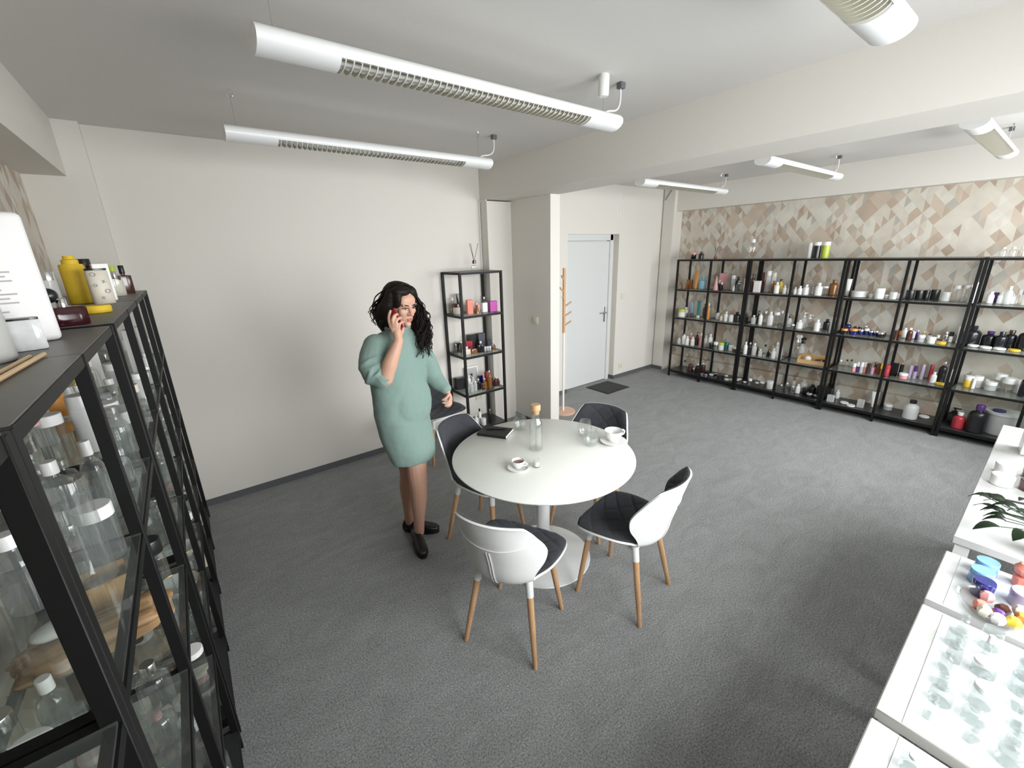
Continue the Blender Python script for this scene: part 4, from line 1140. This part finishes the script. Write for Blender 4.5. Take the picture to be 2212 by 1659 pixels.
    # shoes
    def shoe(heel, toe, z0=0.0):
        heel, toe = pw(*heel), pw(*toe); d = toe-heel; Ls = d.length; d.normalize(); sd = Vector((-d.y, d.x, 0))
        secs = [(-.02, .026, .030, .060), (.03, .034, .034, .088), (.22, .036, .036, .092), (.40, .035, .034, .080), (.58, .042, .040, .062), (.78, .046, .042, .050), (.92, .038, .036, .042), (1.0, .018, .018, .034)]
        b = bmesh.new(); rings = []
        for f, wl, wu, hh in secs:
            c_ = heel+d*(Ls*f); ring = []
            for k in range(18):
                th = 2*math.pi*k/18; x = math.cos(th); y = math.sin(th)
                wd = wl if y < 0 else wu
                ring.append(b.verts.new(c_+sd*(wd*math.copysign(abs(x)**.75, x))+Vector((0, 0, z0+.012+(hh*.5)*(1+math.copysign(abs(y)**.8, y))))))
            rings.append(ring)
        for A, B_ in zip(rings, rings[1:]):
            for k in range(18): b.faces.new((A[k], A[(k+1) % 18], B_[(k+1) % 18], B_[k]))
        b.faces.new(rings[0][::-1]); b.faces.new(rings[-1])
        s_ = obj('shoe', b, SHOE, root, smooth=70)
        b = bmesh.new(); A = []; C_ = []
        for k in range(28):
            th = 2*math.pi*k/28; f = .49+.52*math.cos(th); wd = .047*math.sin(th)*(.86+.18*math.cos(th*1.0))
            q = heel+d*(Ls*f)+sd*wd; A.append(b.verts.new(q)); C_.append(b.verts.new(q+Vector((0, 0, .016))))
        for k in range(28): b.faces.new((A[k], A[(k+1) % 28], C_[(k+1) % 28], C_[k]))
        b.faces.new(A[::-1]); b.faces.new(C_); obj('sole', b, plain('black_sole', (.012, .011, .010), .6), s_)
        for q in (.36, .43, .50): obj('lace', tube([heel+d*(Ls*q)+sd*x_+Vector((0, 0, z0+.012+.078-.10*(q-.36)-abs(x_)*.55)) for x_ in (-.022, -.011, 0, .011, .022)], .0022, 5), SHOE, s_)
    shoe((-.010, -.062, 0), (.030, .182, 0)); shoe((-.078, -.172, 0), (.160, -.078, 0))
    # the phone in her hand
    pc = pw(.024, .142, 1.580); b = bx(-.031, .031, -.060, .060, -.004, .004, .003)
    pho = obj('mobile_phone', b, plain('red_case', (.42, .03, .045), .4), None, PO+pc)
    zx = (HC+Rr*.085-pc); nrm = Rr.normalized(); up = (h(-.01, .06, .01)-h(.085, .06, -.075)).normalized(); up = (up-nrm*up.dot(nrm)).normalized(); side = up.cross(nrm)
    pho.matrix_world = Matrix.Translation(PO+pc) @ Matrix((side, up, nrm)).transposed().to_4x4()
    tag(pho, 'mobile phone in a red case held to the woman\'s ear', 'phone')
    scr = obj('screen', bx(-.028, .028, -.056, .056, -.0044, -.0039), plain('phone_screen', (.01, .01, .012), .1), pho)
woman()
# ---------------------------------------------------------------- near rack along the left wall
ZT = 1.7525
GN = 'containers on the racks along the left wall'
def tall_carton():
    t = empty('printed_carton', (-.345, 1.455, ZT), math.radians(17)); tag(t, 'tall white printed carton standing on the near rack top, left edge', 'carton')
    obj('body', bx(-.10, .095, -.03, .03, 0, .285, .012, 3), plain('carton_white', (.80, .785, .775), .5, var=.01), t)
    ink = plain('grey_print', (.42, .39, .39), .6); R_ = random.Random(5)
    for k in range(19):
        if k in (3, 4): continue
        w = R_.uniform(.06, .105); obj('print_line', bx(-.055, -.055+w, -.0306, -.0301, .205-k*.0095, .2085-k*.0095), ink, t)
    obj('brown_patch', bx(-.075, -.045, -.0306, -.0301, .02, .06), plain('tan_print', (.62, .38, .24), .6), t)
tall_carton()
tag(obj('frosted_vase', lathe([(0, 0), (.046, 0), (.05, .006), (.05, .10), (.045, .125), (.03, .14), (.028, .16), (.032, .165), (.025, .165), (.024, .14), (.04, .12), (.045, .01), (0, .008)], 28), plain('frost_grey', (.50, .50, .48), .35), None, (-.322, 1.205, ZT)), 'frosted grey vase standing in front of the printed carton', 'vase')
def square_glass():
    t = empty('glass_block_bottle', (-.278, 1.33, ZT), .25); tag(t, 'square clear glass bottle with grey print on the near rack top', 'bottle')
    obj('body', lathe([(0, 0), (.024, 0), (.026, .003), (.026, .060), (.024, .063), (0, .063)], 24, 8, 1, .7), plain('glass_block', (.66, .67, .67), .12, var=.25, scale=45), t)
    obj('lid', lathe([(0, .063), (.025, .063), (.025, .067), (0, .067)], 24, 8, 1, .7), PAL['k'][1], t)
square_glass()
for i, dy in enumerate((0, .02)):
    tag(obj('wooden_stick', tube([(-.238-dy*.8, 1.205-dy*.8, ZT+.0045), (-.252-dy*.8, .93, ZT+.0045)], .004, 8), wood_mat('stick_wood', (.62, .42, .22), (.72, .52, .30), 6, axis='Y')),
        'thin wooden stick on the near rack top, '+('closer to its front edge' if i == 0 else 'further from its front edge'), 'stick')
def atomizer():
    t = empty('perfume_atomizer', (-.285, 1.80, ZT), .5); tag(t, 'dark red square perfume bottle with black bulb atomizer', 'perfume bottle')
    obj('body', lathe([(0, 0), (.042, 0), (.044, .004), (.044, .05), (.04, .054), (0, .054)], 24, 8, 1, .75), plain('dark_red_glass', (.040, .006, .010), .12), t)
    obj('neck', lathe([(0, .054), (.012, .054), (.012, .075), (.009, .08), (0, .08)], 16), CHROME, t)
    b = bmesh.new(); ball(b, (-.022, 0, .088), .021); obj('bulb', b, PAL['k'][1], t); b = bmesh.new(); ball(b, (-.05, 0, .082), .013); obj('bulb_end', b, PAL['k'][1], t)
atomizer()
def yellow_bottle():
    t = empty('yellow_bottle', (-.372, 2.80, ZT)); tag(t, 'tall matte yellow bottle with a stepped yellow cap on near rack', 'bottle')
    Y_ = plain('matte_yellow', (.78, .53, .03), .6); obj('body', lathe([(0, 0), (.040, 0), (.043, .004), (.043, .168), (.039, .175), (0, .175)], 28), Y_, t)
    obj('cap', lathe([(0, .173), (.029, .173), (.029, .193), (.021, .197), (.019, .211), (0, .211)], 24), Y_, t)
yellow_bottle()
tag(obj('yellow_compact', lathe([(0, 0), (.042, 0), (.044, .004), (.044, .02), (.04, .026), (0, .026)], 28), plain('matte_yellow', (.78, .53, .03), .6), None, (-.262, 2.19, ZT)), 'flat round yellow compact on the near rack top', 'compact')
def xo_bottle():
    t = empty('patterned_bottle', (-.282, 2.66, ZT), .25); tag(t, 'white bottle with scattered black letters on the near rack top', 'bottle')
    obj('body', lathe([(0, 0), (.034, 0), (.036, .004), (.036, .140), (.032, .146), (0, .146)], 26, 3, 1.05, .8), PAL['e'][1], t)
    obj('cap', lathe([(0, .146), (.035, .146), (.035, .154), (0, .154)], 26, 3, 1.05, .8), PAL['k'][1], t)
    for ch, x, z, a in (('O', -.018, .128, .2), ('x', .015, .10, -.3), ('o', -.02, .085, .5), ('O', .02, .055, -.2), ('x', -.005, .03, .3)):
        fc = bpy.data.curves.new('letter', 'FONT'); fc.body = ch; fc.size = .026; fc.extrude = .0004; fc.align_x = 'CENTER'
        tmp = bpy.data.objects.new('letter', fc); lm = bpy.data.meshes.new_from_object(tmp); lm.name = 'letter'; bpy.data.objects.remove(tmp)
        lm.materials.clear(); lm.materials.append(PAL['k'][1]); fo = link('letter', lm, t)
        fo.location = (x, -.0318, z-.008); fo.rotation_euler = (math.pi/2, a, 0)
xo_bottle()
def near_top(kind, cols, x, y, w, h, lab): put_bottle(kind, cols[0], cols[1], x, y, ZT, w, h, lab, GN, 0.3)
near_top('cyl', 'fs', -.40, 2.42, .05, .15, 'frosted bottle with silver cap beside the tall yellow bottle')
near_top('box', 'ww', -.285, 2.86, .06, .175, 'white carton standing behind the letter-patterned bottle')
near_top('cyl', 'dk', -.345, 2.93, .055, .20, 'dark bottle with black cap behind the letter-patterned bottle')
near_top('bot', 'cG', -.262, 3.06, .065, .16, 'clear bottle with lime green cap on near rack top')
near_top('flacon', 'es', -.275, 3.24, .07, .13, 'cream perfume flacon with silver stopper on near rack top')
near_top('flacon', 'nk', -.255, 3.48, .075, .16, 'brown perfume flacon with black stopper, last on near rack top')

SPECIAL = []   # things with a place of their own on the lower shelves: (tier, x, y, r)
def sp_bottle(ti, kind, cols, x, y, w, h, lab):
    SPECIAL.append((ti, x, y, w/2*(1.2 if kind == 'box' else 1))); put_bottle(kind, cols[0], cols[1], x, y, TIER[ti]+(.006 if ti < 4 else .0025), w, h, lab, GN, math.pi/2+RNG.uniform(-.2, .2))
sp_bottle(1, 'box', 'yy', -.46, 2.70, .07, .20, 'yellow carton on first glass shelf of near rack')
sp_bottle(1, 'bot', 'oo', -.455, 2.16, .085, .23, 'orange bottle on first glass shelf of near rack')
sp_bottle(1, 'box', 'ww', -.43, 2.92, .12, .30, 'wide tall white carton on first glass shelf of near rack')
sp_bottle(1, 'box', 'ww', -.27, 3.02, .07, .25, 'narrow tall white carton on first glass shelf near the rack front')
sp_bottle(1, 'box', 'wn', -.25, 3.40, .06, .22, 'slim white carton near the far end of first glass shelf')
sp_bottle(1, 'cyl', 'ww', -.33, 1.86, .062, .19, 'plain white cylinder bottle on first glass shelf of near rack')
sp_bottle(1, 'cyl', 'cp', -.415, 1.64, .075, .22, 'clear cylinder bottle with pink cap on first glass shelf')
sp_bottle(1, 'jar', 'cw', -.255, 1.86, .078, .115, 'clear jar with broad white lid at front of first glass shelf')
sp_bottle(1, 'jar', 'cw', -.30, 2.02, .078, .115, 'clear jar with broad white lid behind another such jar')
sp_bottle(1, 'bot', 'cw', -.42, 1.42, .085, .17, 'wide clear bottle with white cap on first glass shelf')
sp_bottle(2, 'cyl', 'hh', -.40, 1.86, .085, .26, 'tall wide clear glass cylinder on second glass shelf')
sp_bottle(2, 'bot', 'kw', -.47, 1.70, .055, .14, 'small black bottle with white tip on second glass shelf')
sp_bottle(3, 'pump', 'ww', -.40, 1.93, .075, .22, 'white pump bottle on third glass shelf of near rack')
sp_bottle(3, 'pump', 'ww', -.33, 2.02, .07, .19, 'shorter white pump bottle on third glass shelf of near rack')
sp_bottle(3, 'flacon', 'ck', -.38, 1.78, .085, .15, 'clear flacon with large black stopper on third glass shelf')
sp_bottle(4, 'jar', 'mw', -.34, 1.90, .08, .07, 'magenta jar with white lid on near rack bottom board')
sp_bottle(4, 'jar', 'ww', -.33, 1.80, .075, .06, 'white jar beside the magenta jar on bottom board')
sp_bottle(4, 'jar', 'pe', -.29, 2.04, .085, .06, 'pink jar with cream lid on near rack bottom board')
# driftwood, soap and a cork tray on the second glass shelf
def driftwood():
    bm = bmesh.new(); r = bmesh.ops.create_icosphere(bm, subdivisions=4, radius=1.0)
    for v in r['verts']:
        q = v.co.copy(); s_ = 1+.16*noise.noise(q*2.2)+.07*noise.noise(Vector((q.x*2, q.y*9, q.z*9)))
        x = math.copysign(abs(q.x)**.6, q.x); v.co = Vector((x*.155*s_, math.copysign(abs(q.y)**.7, q.y)*.068*s_, max(-1, math.copysign(abs(q.z)**.7, q.z)*s_)*.042+.044))
    o = obj('driftwood', bm, wood_mat('driftwood_bark', (.16, .085, .035), (.46, .29, .15), 5, .8, 'X'), None, (-.365, 1.40, TIER[2]+.006), (0, 0, math.radians(8)), smooth=60)
    tag(o, 'rough brown driftwood block on second glass shelf of near rack', 'wood block'); SPECIAL.append((2, -.365, 1.40, .13))
    bm = bmesh.new(); blob(bm, (0, 0, .02), (Vector((.058, 0, 0)), Vector((0, .036, 0)), Vector((0, 0, .02))))
    tag(obj('soap_stone', bm, plain('soap_white', (.66, .66, .62), .35, var=.12, scale=18), None, (-.42, 1.40, TIER[2]+.099), (0, 0, .4), smooth=80), 'pale oval soap lying on the driftwood block', 'soap')
driftwood()
def cork_tray():
    t = empty('cork_box', (-.36, 1.585, TIER[2]+.006), .2); tag(t, 'open crumpled brown cork box on second glass shelf of near rack', 'box'); SPECIAL.append((2, -.36, 1.585, .085))
    Ck = wood_mat('cork_brown', (.34, .19, .07), (.56, .35, .16), 9)
    obj('box_floor', bx(-.06, .06, -.05, .05, 0, .006), Ck, t)
    for b in ((-.06, -.053, -.05, .05, .12), (.053, .06, -.05, .05, .10), (-.053, .053, -.05, -.043, .11), (-.053, .053, .043, .05, .115)): obj('box_side', bx(b[0], b[1], b[2], b[3], .006, b[4]), Ck, t)
cork_tray()
for k, (x, y) in enumerate(((-.275, 2.13), (-.275, 2.42))):
    o = obj('glass_bowl', lathe([(0, 0), (.03, 0), (.06, .02), (.075, .05), (.078, .055), (.072, .052), (.056, .024), (.028, .006), (0, .005)], 28), PAL['f'][1], None, (x, y, TIER[3]+.006))
    tag(o, 'frosted glass bowl with gold rim on third glass shelf, '+('nearer one' if k == 0 else 'further one'), 'bowl'); SPECIAL.append((3, x, y, .082))
    obj('gold_rim', tube([(.077*math.cos(a), .077*math.sin(a), .0555) for a in [2*math.pi*q/28 for q in range(29)]], .0018, 6, caps=False), plain('gold', (.72, .48, .16), .25, 1.0), o)
def fill_left():
    R_ = random.Random(11); cnt = {}
    mix = {1: ['hw', 'cc', 'cw', 'fw', 'hs', 'ww', 'ce', 'hh'], 2: ['hh', 'cc', 'hw', 'cs', 'cc', 'hh', 'ck'], 3: ['cc', 'cw', 'cc', 'cs', 'ck', 'cp'], 4: ['hh', 'cw', 'hk', 'nc', 'hs', 'ee']}
    rows = []
    for ti in (1, 2, 3, 4):
        y = 1.02 if ti < 3 else 1.42
        while y < 3.70:
            for x in (-.238, -.318, -.40, -.475):
                w = R_.uniform(.045, .072); h = R_.choice([R_.uniform(.09, .15), R_.uniform(.14, .22)])*(1 if ti < 3 else .8)
                xx = x+R_.uniform(-.010, .010); yy = y+R_.uniform(-.02, .02)
                if min(abs(yy-(3.77-.5065*q)) for q in range(8)) < w/2+.022: continue
                if any(s[0] == ti and math.hypot(s[1]-xx, s[2]-yy) < s[3]+w/2+.004 for s in SPECIAL): continue
                if R_.random() < .16: continue
                kind = R_.choice(['bot', 'bot', 'cyl', 'flacon', 'jar', 'bot', 'cyl']); col = R_.choice(mix[ti])
                if kind == 'jar': h = min(h, .11)
                SPECIAL.append((ti, xx, yy, w/2)); rows.append((ti, kind, col, xx, yy, w, h))
            y += R_.uniform(.088, .115)
    for ti, kind, col, xx, yy, w, h in sorted(rows, key=lambda q: q[4]):
        bay = int((3.77-yy)/.5065); key = (ti, bay); i = cnt.get(key, 0); cnt[key] = i+1
        put_bottle(kind, col[0], col[1], xx, yy, TIER[ti]+(.006 if ti < 4 else .0025), w, h, '%s, %s from camera, %s, %s left wall bay' % (look_of(kind, *col), ORD[i], TN[ti], ORD[bay]), GN)
fill_left()

# ---------------------------------------------------------------- white display tables below the windows
ZC = .86
TABG = plain('table_white_dimmed', (.54, .54, .535), .4, var=.015)  # white tops, colour toned down against the strong window light
TABW = plain('table_laminate_dimmed', (.50, .485, .46), .45, var=.02)  # beige-white laminate, darkened in colour to offset the window light
def display_table(x0, x1, yf, label, mat):
    t = empty('display_table', (0, 0, 0)); tag(t, label, 'table', 'white display tables under the windows')
    obj('table_top', bx(x0, x1, -.56, yf, ZC-.03, ZC, .003, 1), mat, t)
    for x in (x0+.01, x1-.05):
        for y in (-.55, yf-.05): obj('leg', bx(x, x+.04, y, y+.04, 0, ZC-.03), WHITEM, t)
    obj('apron', bx(x0+.05, x1-.05, yf-.04, yf-.02, ZC-.10, ZC-.03), WHITEM, t)
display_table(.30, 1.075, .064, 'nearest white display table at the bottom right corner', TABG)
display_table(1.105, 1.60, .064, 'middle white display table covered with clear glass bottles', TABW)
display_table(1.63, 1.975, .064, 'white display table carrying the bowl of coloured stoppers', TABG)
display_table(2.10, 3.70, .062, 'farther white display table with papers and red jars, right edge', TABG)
PAPERW = plain('paper_sheet', (.56, .57, .57), .6, var=.02)  # white paper, base colour greyed so window light does not blow it out
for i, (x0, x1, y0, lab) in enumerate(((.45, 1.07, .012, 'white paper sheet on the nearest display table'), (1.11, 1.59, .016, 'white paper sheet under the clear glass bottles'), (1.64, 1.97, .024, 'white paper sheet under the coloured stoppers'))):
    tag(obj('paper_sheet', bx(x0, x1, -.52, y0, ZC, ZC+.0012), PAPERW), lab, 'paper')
R2 = random.Random(21); n_ = 0
for gx in range(16):
    for gy in range(4):
        x = .70+gx*.060+R2.uniform(-.005, .005); y = -.022-gy*.060+R2.uniform(-.005, .005)
        if abs(x-1.09) < .055 or x > 1.585: continue
        w = R2.uniform(.034, .048); h = R2.uniform(.035, .075); kd = R2.choice(['flacon', 'flacon', 'bot', 'cyl'])
        put_bottle(kd, 'h', R2.choice('hhhw'), x, y, ZC+.0015, w, h, 'clear %s in %s row from camera, %s from the table front edge' % (PH[kd][1], ORD[gx], ORD[gy]), 'clear glass bottles on the display tables')
for i, (x, y, w, h, c, lab) in enumerate(((1.915, -.035, .058, .05, 'q', 'pale blue glass jar nearest the far table end'), (1.845, -.030, .056, .045, 'q', 'second pale blue glass jar on the display table'), (1.775, -.040, .052, .055, 'b', 'small navy jar between pale blue jars and glass bowl'),
                                        (1.925, -.115, .05, .05, 'C', 'faceted orange red stopper on clear jar at picture edge'), (1.81, -.125, .07, .045, 'l', 'lilac glass stopper beside the glass bowl'), (1.86, -.19, .06, .05, 'v', 'purple jar behind the lilac stopper'))):
    if c == 'C':
        o = obj('faceted_stopper', lathe([(0, 0), (.024, 0), (.026, .03), (.012, .035), (.026, .045), (.030, .06), (.018, .078), (0, .08)], 8), PAL['C'][1], None, (x, y, ZC+.0015)); tag(o, lab, 'stopper')
    else: put_bottle('jar', c, c, x, y, ZC+.0015, w, h, lab, 'coloured glass on the display tables')
def bowl():
    x0, y0 = 1.70, -.055
    t = obj('glass_bowl', lathe([(0, 0), (.045, 0), (.07, .012), (.082, .035), (.084, .042), (.078, .040), (.066, .016), (.043, .005), (0, .005)], 32), CLEAR, None, (x0-.012, y0-.02, ZC+.0015)); tag(t, 'clear glass bowl full of coloured faceted stoppers', 'bowl')
    cols = [('C', .0, .028), ('n', .028, -.012), ('e', .04, -.045), ('v', -.012, -.005), ('e', -.035, .02), ('y', -.03, -.035), ('o', .012, -.05), ('w', -.045, -.008), ('p', .045, .022)]
    for i, (c, dx, dy) in enumerate(cols):
        o = obj('faceted_stopper', lathe([(0, 0), (.013, 0), (.017, .010), (.017, .020), (.010, .028), (0, .029)], 6), PAL[c][1], None, (x0-.012+dx, y0-.02+dy, ZC+.0075+(.008 if dx*dx+dy*dy > .0011 else 0)), (R2.uniform(-.25, .25), R2.uniform(-.25, .25), i))
        tag(o, '%s faceted stopper lying in the glass bowl%s' % (PAL[c][0], '' if c != 'e' else (', right side' if i == 2 else ', left side')), 'stopper')
bowl()
# farther table: papers, pens, jars, a carton and a plant
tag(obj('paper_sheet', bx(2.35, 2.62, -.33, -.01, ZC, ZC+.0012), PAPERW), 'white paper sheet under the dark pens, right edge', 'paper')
for i, (x, a) in enumerate(((2.43, 12), (2.50, 8), (2.57, 15))):
    o = obj('pen', tube([(0, -.15, 0), (0, 0, 0), (0, .012, 0)], [.004, .004, .001], 8), PAL['k'][1] if i != 1 else PAL['g'][1], None, (x, -.035, ZC+.0055), (0, 0, math.radians(a)))
    tag(o, ['dark pen nearest the plant on the farther display table', 'grey pen between two dark pens', 'dark pen farthest from the plant on display table'][i], 'pen')
for i, x in enumerate((2.74, 2.90)):
    put_bottle('jar', 'w', 'w', x, -.005, ZC+.0015, .075, .05, 'white jar '+['nearer to the pens on the farther table', 'nearer to the white carton on farther table'][i], 'jars on the farther display table')
    put_bottle('jar', 'n', 'n', x+.02, -.095, ZC+.0015, .085, .05, 'dark red brown jar behind '+['the nearer white jar', 'the farther white jar'][i], 'jars on the farther display table')
put_bottle('box', 'w', 'w', 3.28, -.06, ZC+.0015, .13, .30, 'tall white carton on the farther table, right picture edge', 'jars on the farther display table', .1)
def plant():
    t = empty('potted_plant', (2.17, -.16, ZC)); tag(t, 'small plant with dark green leaves between the display tables', 'plant')
    obj('pot', lathe([(0, 0), (.04, 0), (.052, .07), (.054, .075), (.048, .075), (.046, .065), (0, .062)], 24), PAL['w'][1], t)
    Lf = plain('dark_leaf', (.018, .040, .016), .4, var=.3); R_ = random.Random(4)
    for k in range(16):
        az = R_.uniform(.3, 2.9) if k < 11 else R_.uniform(0, 6.28); L_ = R_.uniform(.09, .18); d = Vector((math.cos(az), math.sin(az), 0)); up = R_.uniform(.02, .09)
        b = bmesh.new(); base = Vector((0, 0, .065)); tip = d*L_+Vector((0, 0, .065+up)); sd = Vector((-d.y, d.x, 0))
        obj('stem', tube([base, base.lerp(tip, .5)+Vector((0, 0, .02)), tip], .0016, 5), Lf, t)
        vs_ = []; n = 6; Lw = R_.uniform(.014, .022); Ll = R_.uniform(.05, .075)
        for j in range(n+1):
            f = j/n; wd = Lw*math.sin(math.pi*min(1, f*.92+.06))**.8; c_ = tip+d*(Ll*f)+Vector((0, 0, .012*math.sin(math.pi*f)-.02*f*f))
            vs_.append([b.verts.new(c_-sd*wd), b.verts.new(c_+Vector((0, 0, -.003))), b.verts.new(c_+sd*wd)])
        for A, B_ in zip(vs_, vs_[1:]):
            for j in range(2): b.faces.new((A[j], A[j+1], B_[j+1], B_[j]))
        bmesh.ops.solidify(b, geom=list(b.faces), thickness=.0008)
        obj('leaf', b, Lf, t)
plant()
